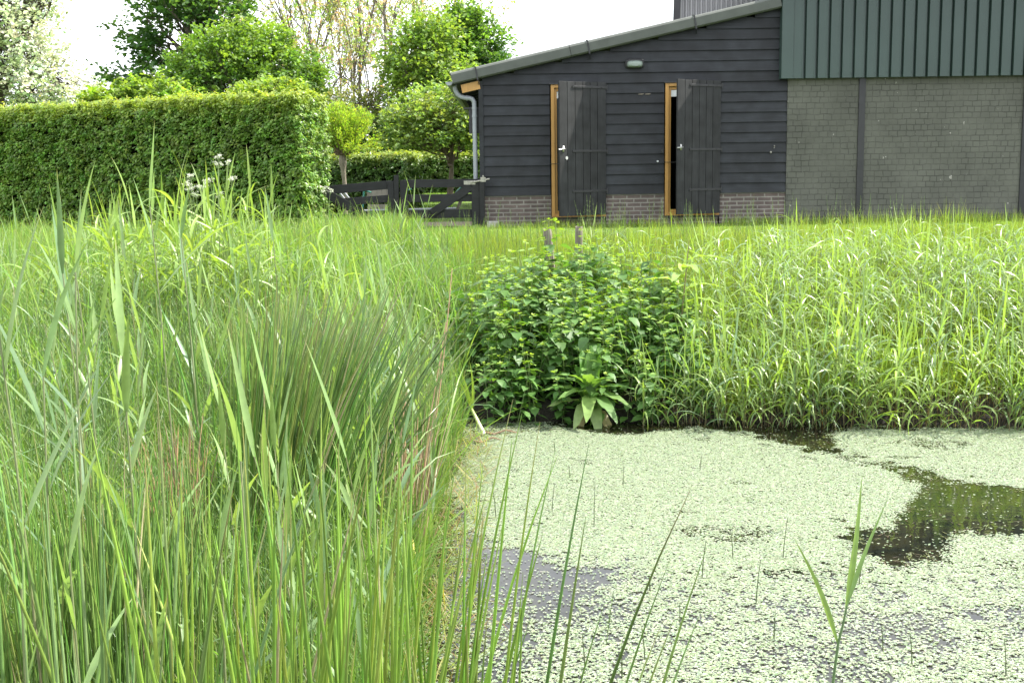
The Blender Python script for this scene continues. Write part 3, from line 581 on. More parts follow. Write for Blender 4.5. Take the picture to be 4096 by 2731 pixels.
# ------------------------------------------------------------------ hedges
def hedge(name, label, A, B, h, zA, zB, depth, seed, dens=150, lf=.036, cols=None, endface=True, topfuzz=1., rag=.12, group=None, core=.34):
    """A, B: ends of the front foot line (B is the right end). Body lies behind the front."""
    global rng; rs = rng; rng = np.random.default_rng(seed)
    A = np.array(A, float); B = np.array(B, float); d = B-A; Ln = np.linalg.norm(d); t = d/Ln; nf = np.array([t[1], -t[0]])   # toward camera
    root = empty(name, (*(A+B)/2, (zA+zB)/2), label, 'hedge', group); T = Matrix.Translation(root.location).inverted()
    def gz(s): return zA+(zB-zA)*s/Ln
    pts = []; nor = []
    nF = int(Ln*h*dens); s = rng.random(nF)*Ln; zz = rng.random(nF)*(h+.04); pts.append(np.c_[A+t*s[:, None], gz(s)+zz]); nor.append(np.tile([*nf, 0], (nF, 1)))
    nE = int(depth*h*dens)*(1 if endface else 0); s = rng.random(nE)*depth; zz = rng.random(nE)*h; pts.append(np.c_[B-nf*s[:, None], gz(Ln)+zz+0*s]); nor.append(np.tile([*t, 0], (nE, 1)))
    nT = int(depth*Ln*dens*.8); s = rng.random(nT)*Ln; q = rng.random(nT)*depth; pts.append(np.c_[A+t*s[:, None]-nf*q[:, None], gz(s)+h]); nor.append(np.tile([0, 0, 1.], (nT, 1)))
    P = np.concatenate(pts); Nn = np.concatenate(nor)
    f = fbm(np.c_[P[:, 0]*3.6, P[:, 1]*3.6, P[:, 2]*7.5], seed); f2 = fbm(P*1.1, seed+3)
    off = (f-.5)*rag*2.0+(f2-.5)*.12-.02
    off = np.where(rng.random(len(P)) < .30, off-rng.uniform(.06, .2, len(P)), off); P = P+Nn*off[:, None]
    K = 10; n = len(P)
    top = (P[:, 2]-(zA+zB)/2)/h
    c0 = np.array(cols if cols is not None else [(.045, .085, .017)]); 
    base = pick(c0, np.ones(len(c0)), n, .15, .08)
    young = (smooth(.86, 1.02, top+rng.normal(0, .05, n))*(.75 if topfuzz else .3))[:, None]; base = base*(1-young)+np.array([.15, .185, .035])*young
    Pc = np.repeat(P, K, 0); Nc = np.repeat(Nn, K, 0)
    ax = nrm(np.repeat(Nn+rdir(n)*.7+[0, 0, .1], K, 0)+rdir(n*K)*.6)
    spread = .05*lf/.036
    c = Pc+ax*(rng.random((n*K, 1))*2.2-.9)*spread+rdir(n*K)*spread*.8
    upv = nrm(np.array([0, 0, 1.])+Nc*.8+rdir(n*K)*.55); u = nrm(ax-upv*np.sum(ax*upv, 1, keepdims=True)); v = np.cross(upv, u)
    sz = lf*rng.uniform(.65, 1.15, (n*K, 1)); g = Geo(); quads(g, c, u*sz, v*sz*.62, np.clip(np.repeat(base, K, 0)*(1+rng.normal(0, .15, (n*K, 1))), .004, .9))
    # loose sprigs on top
    m = int(Ln*75*topfuzz); s = rng.random(m)*Ln; q = rng.random(m)*depth*.9; hh = np.abs(rng.normal(0, .045, m))+.02; hh[rng.random(m) < .04] *= 2.6
    bp = np.c_[A+t*s[:, None]-nf*q[:, None], gz(s)+h]; 
    for j in range(5):
        cc = bp+np.c_[rng.normal(0, .018, (m, 2)), hh*(j+1)/5]; uu = nrm(rdir(m)+[0, 0, .6]); vv = nrm(np.cross(uu, rdir(m))); z_ = lf*.8*rng.uniform(.6, 1.1, (m, 1))
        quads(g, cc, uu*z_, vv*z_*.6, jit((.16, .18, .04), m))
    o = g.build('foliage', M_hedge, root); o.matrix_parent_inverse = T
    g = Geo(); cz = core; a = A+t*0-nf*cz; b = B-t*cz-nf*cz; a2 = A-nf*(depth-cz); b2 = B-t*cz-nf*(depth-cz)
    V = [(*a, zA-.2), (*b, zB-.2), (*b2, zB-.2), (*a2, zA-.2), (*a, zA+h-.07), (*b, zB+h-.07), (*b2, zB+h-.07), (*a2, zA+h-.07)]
    g.add(V, [[0, 1, 5, 4], [1, 2, 6, 5], [2, 3, 7, 6], [3, 0, 4, 7], [4, 5, 6, 7]], (1, 1, 1)); o = g.build('shade_core', M_core, root); o.matrix_parent_inverse = T  # plain inner box, its dark colour painting shade into the leaf gaps
    rng = rs
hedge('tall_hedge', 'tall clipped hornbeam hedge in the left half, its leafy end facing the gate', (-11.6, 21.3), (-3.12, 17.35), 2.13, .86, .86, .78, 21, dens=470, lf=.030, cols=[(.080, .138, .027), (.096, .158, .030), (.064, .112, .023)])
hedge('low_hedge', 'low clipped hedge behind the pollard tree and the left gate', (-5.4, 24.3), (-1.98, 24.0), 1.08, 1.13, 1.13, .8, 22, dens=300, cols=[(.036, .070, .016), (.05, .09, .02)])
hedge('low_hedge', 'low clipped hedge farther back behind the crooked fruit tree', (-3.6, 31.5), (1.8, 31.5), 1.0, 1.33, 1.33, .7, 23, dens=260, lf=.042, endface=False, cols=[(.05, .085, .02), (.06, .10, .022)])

# ------------------------------------------------------------------ trees
def crown_tree(name, label, base, env, nclu, leaf, cols, seed, K=26, csz=.45, trunk_r=.15, fork=.35, bark=(.09, .075, .055), limb_n=9, flat=.6, mat=None, cat='tree', twigs=True, tr_top=None, young=None, group=None, lean=(0, 0)):
    """env(n) -> n cluster centres (relative to base). Limbs join clusters to the trunk."""
    global rng; rs = rng; rng = np.random.default_rng(seed)
    root = empty(name, base, label, cat, group); C_ = env(nclu)
    top = C_[:, 2].max(); tz = tr_top or top*.8; fz = top*fork
    # limb nodes
    li = rng.choice(len(C_), limb_n, replace=False); Lm = C_[li]*[.55, .55, 1]; Lm[:, 2] = fz+(Lm[:, 2]-fz)*.6
    bi = rng.choice(len(C_), min(len(C_), limb_n*7), replace=False); Bn = C_[bi]*1.0
    g = Geo(); ts = np.linspace(0, 1, 9); wob = np.cumsum(rng.normal(0, .02*top/8, (9, 2)), 0)
    tp = np.c_[wob[:, 0]+lean[0]*ts, wob[:, 1]+lean[1]*ts, ts*tz]; tubes(g, tp[None], (trunk_r*(1-ts*.85)*(1+.5*np.exp(-ts*14)))[None], 9, bark)
    def at_trunk(z): return np.stack([np.interp(z, tp[:, 2], tp[:, k]) for k in range(3)], -1)
    def curve(p, q, rise, S=6):
        t = np.linspace(0, 1, S+1)[None, :, None]; m = (p+q)/2; m[:, 2] -= rise; w_ = rng.normal(0, .04, (len(p), S+1, 3))*np.linalg.norm(q-p, axis=1)[:, None, None]; w_[:, 0] = 0; w_[:, -1] = 0
        return (1-t)**2*p[:, None]+2*t*(1-t)*m[:, None]+t*t*q[:, None]+w_
    zst = np.clip(Lm[:, 2]*rng.uniform(.35, .75, limb_n), fz*.8, tz*.95); P0 = at_trunk(zst); cv = curve(P0, Lm, .12*top*rng.random(limb_n))
    tubes(g, cv, np.linspace(trunk_r*.55, trunk_r*.22, 7)[None], 6, bark)
    nearL = np.argmin(((Bn[:, None]-Lm[None])**2).sum(-1), 1); st = cv[nearL, rng.integers(3, 7, len(Bn))]; cb = curve(st, Bn, .0*st[:, 2]); tubes(g, cb, np.linspace(trunk_r*.22, trunk_r*.07, 7)[None], 4, bark)
    nb = np.argmin(((C_[:, None]-Bn[None])**2).sum(-1), 1); st = cb[nb, rng.integers(2, 6, len(C_))]; ct = curve(st, C_, 0*st[:, 2], 3); tubes(g, ct, np.linspace(trunk_r*.08, trunk_r*.03, 4)[None], 3, bark)
    g.build('trunk', M_bark, root)
    g = Geo(); n = len(C_); cc = pick(cols, np.ones(len(cols)), n, .12, .06)
    if young is not None:
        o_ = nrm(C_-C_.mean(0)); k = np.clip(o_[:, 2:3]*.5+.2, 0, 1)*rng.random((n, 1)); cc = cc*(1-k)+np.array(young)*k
    sub = nrm(rdir(n)); P = np.repeat(C_, K, 0)
    ns_ = 6; cen = C_.mean(0); outw = nrm((C_-cen)*[1, 1, .6]+[0, 0, .4]); sd_ = nrm(rdir(n*ns_)*[1, 1, flat]+np.repeat(outw, ns_, 0)*.75).reshape(n, ns_, 3)
    pk = sd_[np.repeat(np.arange(n), K), rng.integers(0, ns_, n*K)]
    o = pk*(rng.random((n*K, 1))**.6*csz*1.25)*np.repeat(rng.uniform(.55, 1.3, (n, 1)), K, 0)+rdir(n*K)*csz*.17; c = P+o
    up = nrm(rdir(n*K)*.75+[0, 0, .9]); ax = nrm(o+rdir(n*K)*.2); u = nrm(np.cross(np.cross(up, ax), up)+1e-6); v = np.cross(up, u); sz = leaf*rng.uniform(.6, 1.2, (n*K, 1))
    quads(g, c, u*sz, v*sz*.7, np.clip(np.repeat(cc, K, 0)*(1+rng.normal(0, .14, (n*K, 1))), .004, .9)); g.build('crown', mat or M_tree, root)
    rng = rs; return root
def env_lobes(lobes, surf=.55):
    """lobes: list of (x,z,y,rx,rz,ry,weight)"""
    L_ = np.array(lobes, float)
    def f(n):
        wt = L_[:, 3]*L_[:, 4]*L_[:, 6]; i = rng.choice(len(L_), n, p=wt/wt.sum()); r = rng.random((n, 1))**(1/3)*(1-surf)+surf; v = rdir(n); lump = fbm(v*2.1+i[:, None]*7.3, 55, 2)[:, None]; v = v*r*(.45+1.1*lump)
        return np.c_[L_[i, 0]+v[:, 0]*L_[i, 3], L_[i, 2]+v[:, 1]*L_[i, 5], L_[i, 1]+v[:, 2]*L_[i, 4]]
    return f
def scr(px, py, d):   # photo position of a far tree's centre -> metres at distance d
    th_ = -ROLL; u_ = px-512; v_ = py-341.3; u2 = u_-th_*v_; v2 = v_+th_*u_
    dy, dz = math.cos(PITCH)+v2/FPX*-math.sin(PITCH), -math.sin(PITCH)-v2/FPX*math.cos(PITCH)
    return (u2/FPX/dy*d, 1.75+dz/dy*d)
def lobes_px(base, d, L_, ry=1.):
    """lobes measured on the photo (px, py, half-width, half-height, weight) turned into metres at their own distance"""
    r = []
    for (px, py, a, b, wt) in L_:
        x, z = scr(px, py, d); s = d/FPX; r.append((x-base[0], z-base[2], rng.uniform(-.3, .3)*a*s, a*s, b*s, max(a, b)*s*ry, wt))
    return r
def tree_at(name, label, px, d, L_, n, leaf, cols, seed, zb=None, **kw):
    x, _ = scr(px, 180, d); zb = float(ground_z([x], [d])[0]) if zb is None else zb; b = (x, d, zb)
    surf = kw.pop('surf', .5); return crown_tree(name, label, b, env_lobes(lobes_px(b, d, L_), surf), n, leaf, cols, seed, **kw)
tree_at('willow_tree', 'pale silvery willow tree at the far left behind the hedge', 5, 36,
        [(-30, -20, 75, 60, 1), (20, 20, 45, 50, 1), (5, 60, 65, 45, 1), (50, 88, 42, 26, 1), (-50, 60, 60, 60, 1), (70, 98, 30, 14, .8), (35, -30, 25, 30, .6)], 1500, .075, [(.40, .45, .30), (.48, .52, .38), (.28, .36, .18), (.62, .65, .56)], 31, K=15, csz=.42, flat=.9, mat=M_silver, trunk_r=.22, surf=.1)
tree_at('broadleaf_tree', 'tallest dark green tree with sky showing between its limbs', 196, 40,
        [(180, -5, 52, 34, 1), (215, 20, 34, 34, 1), (150, 32, 36, 17, 1), (165, 50, 26, 16, .8), (235, 35, 20, 17, .9), (130, 78, 25, 13, 1.1), (160, 75, 26, 16, .9), (200, 62, 20, 22, .8), (120, 95, 14, 8, .7), (175, 90, 25, 10, .8), (200, -50, 45, 25, .6), (262, 45, 12, 8, .5)], 330, .105, [(.026, .062, .017), (.032, .074, .02), (.022, .052, .018)], 32, K=30, csz=.62, trunk_r=.22, flat=.5, surf=.1, young=(.08, .13, .03), tr_top=9.5)
tree_at('bushy_tree', 'dense rounded green tree rising behind the right half of the tall hedge', 245, 31,
        [(225, 62, 36, 22, 1), (250, 52, 30, 18, 1), (205, 82, 32, 22, 1), (275, 76, 32, 24, 1), (245, 90, 45, 22, 1), (295, 92, 18, 16, .8), (190, 95, 22, 14, .8)], 380, .060, [(.042, .084, .018), (.055, .10, .022), (.034, .07, .018)], 33, K=62, csz=.52, trunk_r=.16, flat=.55, young=(.12, .18, .025), surf=.55, fork=.2)
tree_at('shrub', 'yellow green shrub showing above the middle of the tall hedge', 148, 27.5, [(148, 96, 34, 14, 1), (125, 104, 26, 10, .8), (175, 103, 18, 9, .7)], 130, .06, [(.09, .14, .028), (.075, .12, .025)], 34, K=34, csz=.25, trunk_r=.06, cat='shrub', fork=.2, flat=.5)
tree_at('shrub', 'small yellow green shrub above the hedge beneath the silvery willow', 96, 27, [(98, 106, 14, 9, 1)], 45, .06, [(.10, .15, .02)], 35, K=34, csz=.25, trunk_r=.05, cat='shrub', fork=.2)
tree_at('shrub', 'bright lime shrub above the hedge in front of the dense rounded tree', 268, 26, [(268, 94, 34, 9, 1), (300, 98, 12, 8, .6), (248, 98, 12, 7, .5)], 120, .05, [(.10, .15, .028), (.085, .13, .025)], 36, K=34, csz=.22, trunk_r=.05, cat='shrub', fork=.2, flat=.6)
tree_at('conical_tree', 'rounded dark green tree just left of the shed eaves', 470, 38, [(462, 42, 24, 24, 1), (480, 55, 18, 22, 1), (478, 75, 26, 20, 1), (455, 22, 10, 9, .6), (490, 84, 14, 12, .6), (462, 70, 16, 22, .8)], 300, .068, [(.036, .078, .02), (.045, .095, .02), (.026, .06, .015)], 37, K=60, csz=.52, trunk_r=.2, flat=.6, young=(.10, .16, .03), surf=.6)
tree_at('light_tree', 'lighter yellow green tree directly left of the rounded dark tree', 428, 35, [(430, 42, 22, 20, 1), (415, 66, 26, 22, 1), (440, 80, 30, 20, 1), (420, 92, 30, 18, .8)], 330, .075, [(.085, .13, .03), (.07, .115, .028)], 38, K=26, csz=.55, trunk_r=.13, flat=.7, surf=.2)
tree_at('dark_bush', 'dark green bushes behind the fruit tree', 400, 35, [(400, 145, 30, 14, 1), (450, 146, 36, 13, 1), (365, 150, 20, 10, .6), (330, 140, 24, 14, .5), (430, 130, 40, 14, .6)], 330, .075, [(.018, .04, .014), (.022, .05, .016)], 39, K=36, csz=.42, trunk_r=.08, cat='bush', fork=.15)
tree_at('tall_bush', 'brownish green twiggy bushes between the dense tree and the bare tree', 300, 36, [(290, 60, 18, 14, 1), (305, 95, 22, 20, 1), (330, 105, 22, 18, .8)] + [(350, 118, 26, 24, 1), (385, 115, 24, 26, 1), (395, 85, 16, 22, .7), (372, 140, 26, 14, .8)], 420, .055, [(.09, .10, .05), (.07, .10, .035)], 40, K=20, csz=.42, trunk_r=.10, cat='bush', surf=.1)
tree_at('fruit_tree', 'fruit tree with crooked brown trunk and light green leaves beside the downpipe', 449, 27,
        [(440, 108, 30, 17, 1), (415, 120, 26, 20, 1), (455, 132, 28, 18, 1), (425, 140, 32, 14, 1), (470, 118, 14, 18, .7), (400, 138, 18, 12, .8), (460, 90, 18, 10, .5), (478, 140, 12, 12, .5)], 400, .055, [(.085, .125, .035), (.07, .11, .032), (.10, .14, .045)], 41, K=22, csz=.36, trunk_r=.075, fork=.35, flat=.8, surf=.15, bark=(.10, .075, .055), lean=(.12, 0), tr_top=1.9)
# bare-ish tall tree: own branching
def bare_tree(name, label, base, stems, seed, leafcols, bark):
    global rng; rs = rng; rng = np.random.default_rng(seed); root = empty(name, base, label, 'tree'); g = Geo(); gl = Geo(); tips = []
    def grow(p, d, L0, r, lev):
        S = 6; P = [p]; dd = d.copy()
        for k in range(S): dd = nrm(dd+rng.normal(0, .10, 3)+np.array([0, 0, .05])); P.append(P[-1]+dd*L0/S)
        P = np.array(P); tubes(g, P[None], np.linspace(r, r*.5, S+1)[None], 5 if lev < 2 else 3, bark)
        if lev >= 4: tips.append(P[2:]); return
        if lev >= 2: tips.append(P[3:])
        nb = [3, 3, 3, 2][lev]
        for k in range(nb):
            i = rng.integers(2, S+1); ax = nrm(dd+rdir(1)[0]*[.75, .65, .7, .8][lev]); grow(P[i], nrm(ax+[0, 0, .15]), L0*rng.uniform(.5, .72), r*.5, lev+1)
        grow(P[-1], nrm(dd+rdir(1)[0]*.25), L0*.72, r*.5, lev+1)
    for (dx, dz, L0, r) in stems: grow(np.array([dx*.3, 0, 0.]), nrm(np.array([dx, rng.normal(0, .2), dz])), L0, r, 0)
    g.build('trunk', M_bark, root); T = np.concatenate(tips); T = T[rng.random(len(T)) < .42]; n = len(T); K = 5
    c = np.repeat(T, K, 0)+rdir(n*K)*.13*rng.random((n*K, 1)); u = rdir(n*K); v = nrm(np.cross(u, rdir(n*K))); sz = rng.uniform(.03, .07, (n*K, 1))
    quads(gl, c, u*sz, v*sz*.5, np.repeat(pick(leafcols, [1]*len(leafcols), n, .15), K, 0)); gl.build('crown', M_tree, root); rng = rs
x_, _ = scr(368, 180, 39); bare_tree('sparse_tree', 'tall sparse tree with bare forked stems and pinkish buds against the sky', (x_, 39, 1.5), [(-.75, 1, 3.7, .085), (-.3, 1, 3.9, .10), (.12, 1, 3.8, .10), (.5, 1, 3.6, .09), (.85, 1, 3.6, .08), (.0, 1, 4.1, .09)], 51, [(.16, .21, .08), (.25, .20, .17), (.14, .20, .07)], (.13, .11, .085))
x_, _ = scr(318, 180, 43); bare_tree('sparse_tree', 'smaller sparse tree with thin twigs left of the tall bare forked one', (x_, 43, 1.5), [(-.6, 1, 3.2, .07), (.0, 1, 3.4, .07), (.5, 1, 3.2, .07)], 52, [(.20, .16, .13), (.13, .16, .06)], (.13, .11, .09))
# pollard ball tree
x_, zb_ = scr(344.5, 190, 21.8); zt_ = scr(344.5, 155, 21.8)[1]
pol = empty('pollard_tree', (x_, 21.8, 1.03), 'small pollard tree with straight pale trunk and lime green ball of fine shoots', 'tree')
g = Geo(); ts = np.linspace(0, 1, 9); hh = zt_-1.03; tubes(g, np.c_[.015*np.sin(ts*5), 0*ts, ts*hh][None], (np.array([.050, .043, .041, .040, .040, .041, .046, .075, .06]))[None], 10, (.19, .165, .125))
rs = rng; rng = np.random.default_rng(61); ns = 170; th0 = np.abs(rng.normal(0, .62, ns)).clip(0, 1.35); az = rng.random(ns)*6.283; Ln = rng.uniform(.78, 1.10, ns)*(1-.12*np.cos(th0)); b0 = np.c_[rng.normal(0, .05, (ns, 2)), np.full(ns, hh)]
P, d_, t_ = centre(b0, Ln, az, th0, rng.normal(0, .12, ns)-.12, 6); tubes(g, P, np.linspace(.010, .004, 7)[None], 3, (.12, .09, .05)); g.build('trunk', M_bark, pol)
g = Geo(); K = 150; i = np.repeat(np.arange(ns), K); tt = 1-rng.random(ns*K)**1.3*.72; k = np.clip((tt*6).astype(int), 0, 5); fr = (tt*6-k)[:, None]; c = P[i, k]*(1-fr)+P[i, k+1]*fr+rng.normal(0, .035, (ns*K, 3)); u = nrm(d_[i, k]+rdir(ns*K)*.7); v = nrm(np.cross(u, rdir(ns*K))); sz = rng.uniform(.014, .028, (ns*K, 1))
quads(g, c, u*sz, v*sz*.55, pick([(.12, .18, .022), (.10, .155, .02), (.145, .19, .03)], [1, 1, 1], ns*K, .12)); g.build('crown', M_tree, pol); rng = rs
print('trees done')

# ------------------------------------------------------------------ grass
GC = [(.095, .152, .034), (.080, .135, .032), (.115, .168, .038), (.07, .122, .034), (.14, .165, .06)]
def scatter(n, x0, x1, y0_, y1_, keep):
    x = rng.uniform(x0, x1, n); y = rng.uniform(y0_, y1_, n); m = keep(x, y); x, y = x[m], y[m]; return x, y
def infov(x, y, mar=.6):      # full density where the photo looks, thinner growth carrying on beside it
    a = np.abs(x)-y*.46-mar; return (a < 0) | ((a < 1.7) & (rng.random(len(a)) < .5))
def land(x, y, lo=-.05):
    dl, dr = shore(x, y); return (np.maximum(dl, dr) > lo) & ~((y > 18.05) & (x > -.5)) & infov(x, y)
def grassfield(g, x, y, hmin, hmax, wd, cols, wts, S=4, tiltm=.18, bendm=.9, tip=((.22, .19, .09), .8, .25), clump=True):
    n = len(x); z = ground_z(x, y)-.01; f = fbm(np.c_[x*1.7, y*1.7], 71); h = (hmin+(hmax-hmin)*rng.random(n)**1.2)*(.62+.75*f)
    col = pick(cols, wts, n, .13, .07); col = col*(.86+.3*fbm(np.c_[x*2.3, y*2.3], 77))[:, None]; h = h*np.where(x > -1.2, 1-(.38+.12*smooth(3, 1, x))*smooth(9.8, 12, y), 1)
    az = rng.random(n)*6.283
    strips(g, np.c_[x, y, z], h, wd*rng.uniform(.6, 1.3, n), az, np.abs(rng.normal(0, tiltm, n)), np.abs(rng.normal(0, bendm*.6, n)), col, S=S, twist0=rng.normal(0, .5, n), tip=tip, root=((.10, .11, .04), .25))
hed = lambda x, y: ~((y > 17.35+(-3.12-x)*.466-.05) & (x < -2.95))
RC0 = [(.115, .165, .030), (.095, .150, .028), (.13, .18, .034), (.08, .13, .03), (.16, .17, .07)]
# left meadow, three distance bands so near blades are finer
g = Geo()
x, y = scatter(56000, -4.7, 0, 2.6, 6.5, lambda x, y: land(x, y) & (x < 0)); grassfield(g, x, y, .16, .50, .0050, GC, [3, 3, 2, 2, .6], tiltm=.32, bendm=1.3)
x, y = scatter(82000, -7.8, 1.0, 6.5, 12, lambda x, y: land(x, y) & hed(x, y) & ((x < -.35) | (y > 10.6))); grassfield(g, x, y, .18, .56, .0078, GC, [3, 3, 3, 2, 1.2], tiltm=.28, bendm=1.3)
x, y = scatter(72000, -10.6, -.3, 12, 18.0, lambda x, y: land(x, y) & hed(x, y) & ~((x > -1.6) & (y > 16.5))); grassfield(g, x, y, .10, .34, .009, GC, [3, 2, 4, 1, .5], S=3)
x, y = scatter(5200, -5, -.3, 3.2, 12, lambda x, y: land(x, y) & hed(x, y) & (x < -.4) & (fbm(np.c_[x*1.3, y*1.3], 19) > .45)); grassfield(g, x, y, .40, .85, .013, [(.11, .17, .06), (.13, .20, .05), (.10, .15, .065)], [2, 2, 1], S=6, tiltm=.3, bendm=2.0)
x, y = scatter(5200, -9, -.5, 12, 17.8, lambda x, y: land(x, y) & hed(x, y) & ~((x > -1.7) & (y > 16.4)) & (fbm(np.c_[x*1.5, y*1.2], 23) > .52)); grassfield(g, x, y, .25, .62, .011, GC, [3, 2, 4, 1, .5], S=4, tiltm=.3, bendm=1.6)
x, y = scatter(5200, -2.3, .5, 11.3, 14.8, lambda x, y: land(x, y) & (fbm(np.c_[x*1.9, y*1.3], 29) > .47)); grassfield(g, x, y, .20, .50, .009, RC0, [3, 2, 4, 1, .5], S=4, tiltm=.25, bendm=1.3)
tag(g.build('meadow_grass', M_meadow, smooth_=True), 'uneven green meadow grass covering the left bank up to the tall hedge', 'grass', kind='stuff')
# right bank
g = Geo()
RC = [(.125, .170, .026), (.10, .150, .024), (.145, .185, .030), (.08, .13, .028), (.16, .17, .06)]
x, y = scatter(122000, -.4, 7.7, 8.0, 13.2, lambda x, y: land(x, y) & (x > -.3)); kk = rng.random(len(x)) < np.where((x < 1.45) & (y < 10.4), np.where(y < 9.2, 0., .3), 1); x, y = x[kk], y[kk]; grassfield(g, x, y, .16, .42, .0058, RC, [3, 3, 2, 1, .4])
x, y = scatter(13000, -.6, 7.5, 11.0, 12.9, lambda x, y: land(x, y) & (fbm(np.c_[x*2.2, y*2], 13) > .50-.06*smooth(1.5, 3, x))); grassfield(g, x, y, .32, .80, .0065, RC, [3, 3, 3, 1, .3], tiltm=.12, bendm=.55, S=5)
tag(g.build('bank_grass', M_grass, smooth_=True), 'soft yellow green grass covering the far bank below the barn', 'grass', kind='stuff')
# mown strip in front of the barn, weeds at wall foot, lawn behind the gate
g = Geo()
x, y = scatter(72000, -1.0, 11, 13, 18.02, lambda x, y: land(x, y)); grassfield(g, x, y, .03, .07, .008, [(.13, .20, .022), (.11, .175, .022)], [1, 1], S=2, tip=None)
x, y = scatter(6000, -.3, 10.5, 17.3, 18.02, lambda x, y: (fbm(np.c_[x*1.6, y], 14) > .42)); grassfield(g, x, y, .08, .30, .008, RC, [2, 3, 1, 2, .3], S=3)
tag(g.build('mown_grass', M_grass), 'short bright mown grass strip along the foot of the shed and barn walls', 'grass', kind='stuff')
g = Geo(); x = rng.uniform(-6, 4, 50000); y = rng.uniform(18.2, 31.5, 50000); m = (np.abs(x) < y*.3) & ~((x > -.5)); x, y = x[m], y[m]
grassfield(g, x, y, .03, .06, .014, [(.12, .20, .02), (.10, .17, .02)], [1, 1], S=2, tip=None); tag(g.build('lawn_grass', M_grass), 'bright mown lawn behind the black gates', 'lawn', kind='stuff')
# dead litter and low sedge at the near shore
g = Geo(); x, y = scatter(5200, -1.1, -.15, 2.8, 7.6, lambda x, y: land(x, y, -.25)); n = len(x)
strips(g, np.c_[x, y, np.maximum(ground_z(x, y), 0)+rng.random(n)*.06], rng.uniform(.08, .30, n), np.full(n, .0045), rng.random(n)*6.283, rng.normal(1.35, .3, n), rng.normal(0, .4, n), pick([(.14, .16, .04), (.20, .17, .08), (.10, .14, .03), (.16, .09, .05)], [3, 1.5, 3, 1], n), S=3)
tag(g.build('shore_litter', M_grass), 'matted green and straw coloured litter lying along the near shore', 'plant litter', kind='stuff')
# horsetails, fine texture of the left bank
def horsetails(g, x, y, z, h, col, whorl=7, nb=7, r=.0022, up=.75):
    n = len(x); az = rng.random(n)*6.283; P, d, t = centre(np.c_[x, y, z], h, az, np.abs(rng.normal(0, .07, n)), rng.normal(0, .12, n), 5)
    tubes(g, P, (r*np.linspace(1, .35, 6))[None], 3, col)
    for k in range(whorl):
        tt = .30+.66*k/whorl; q = min(int(tt*5), 4); f = tt*5-q; c = P[:, q]*(1-f)+P[:, q+1]*f
        for j in range(nb):
            a = 6.283*j/nb+rng.random(n)*.5; ln = h*(.13*(1-tt)+.035)*rng.uniform(.7, 1.2, n)
            strips(g, c, ln, np.full(n, .0016)*1.1, a, np.full(n, up)+rng.normal(0, .12, n), np.full(n, -.35), col, S=2)
g = Geo(); x, y = scatter(2600, -3.2, -.3, 2.7, 8.5, lambda x, y: land(x, y, .02) & (fbm(np.c_[x*1.1, y*1.1], 15) > .44)); n = len(x)
horsetails(g, x, y, ground_z(x, y), rng.uniform(.35, .70, n), pick([(.060, .115, .024), (.075, .13, .03), (.05, .10, .022)], [1, 1, 1], n), whorl=8, nb=5)
x, y = scatter(1500, -4.5, 6, 8.6, 13, lambda x, y: land(x, y, .2) & (fbm(np.c_[x*.9, y*.9], 16) > .5)); n = len(x)
horsetails(g, x, y, ground_z(x, y), rng.uniform(.35, .6, n), pick([(.085, .13, .03), (.10, .14, .035)], [1, 1], n), whorl=7, nb=5, r=.003)
tag(g.build('horsetails', M_stem), 'fine feathery horsetail stems standing thickly among the bank grass', 'horsetails', kind='stuff')
print('grass done')

# ------------------------------------------------------------------ reeds
REEDC = [(.095, .150, .065), (.11, .17, .065), (.085, .14, .075)]
def reed_geo(H, nl, lf, wd, bend, leanaz, lean, col, stemcol, seed, droop=.3, r=.0035, S=7, first=.22, spearn=2, fold=.25):
    rs = np.random.default_rng(seed); gs = Geo(); leaves = []
    P, d, t = centre(np.zeros((1, 3)), np.array([H]), np.array([leanaz]), np.array([lean]), np.array([bend]), 10); sc_ = np.array(stemcol)
    cs = np.linspace(0, 1, 11)[None, :, None]; cc = np.array([.16, .10, .07])*(1-cs)**4+sc_*(1-(1-cs)**4)
    tubes(gs, P, (r*np.linspace(1, .45, 11))[None], 5, cc)
    a0 = rs.random()*6.283
    for k in range(nl):
        tt = first+(1-first)*(k/(nl-1 if nl > 1 else 1)); q = min(int(tt*10), 9); f = tt*10-q; c = P[0, q]*(1-f)+P[0, q+1]*f; last = k >= nl-spearn
        gl = Geo(); a = a0+k*math.pi+rs.normal(0, .35); ln = lf*rs.uniform(.75, 1.15)*(1.0 if not last else .95)
        strips(gl, c[None], np.array([ln]), np.array([wd*rs.uniform(.8, 1.15)]), np.array([a]), np.array([rs.uniform(.12, .32) if last else rs.uniform(.35, .75)]), np.array([rs.uniform(-.1, .35) if last else droop*rs.uniform(.5, 1.8)]), np.array(col)*rs.uniform(.85, 1.15), S=S, prof='reed', fold=fold, twist0=np.array([rs.normal(0, .35)]), tip=((.20, .20, .08), .85, .5), pw=1.4)
        leaves.append(gl)
    return gs, leaves
def reed_obj(name, loc, label, group=None, parts=True, rz=0., mat=None, **kw):
    gs, lv = reed_geo(**kw)
    if parts:
        o = empty(name, loc, label, 'reed', group, rz); gs.build('stem', M_stem, o, smooth_=True)
        for l_ in lv: l_.build('leaf', M_reed, o, smooth_=True)
    else:
        for l_ in lv: gs.merge(l_)
        o = gs.build(name, mat or M_reed, smooth_=True); o.location = loc; o.rotation_euler.z = rz; tag(o, label, 'reed', group)
    return o
def at(px, py, yy):      # a point seen at this photo position, at forward distance yy
    x, z = scr(px, py, yy); return x, yy, z
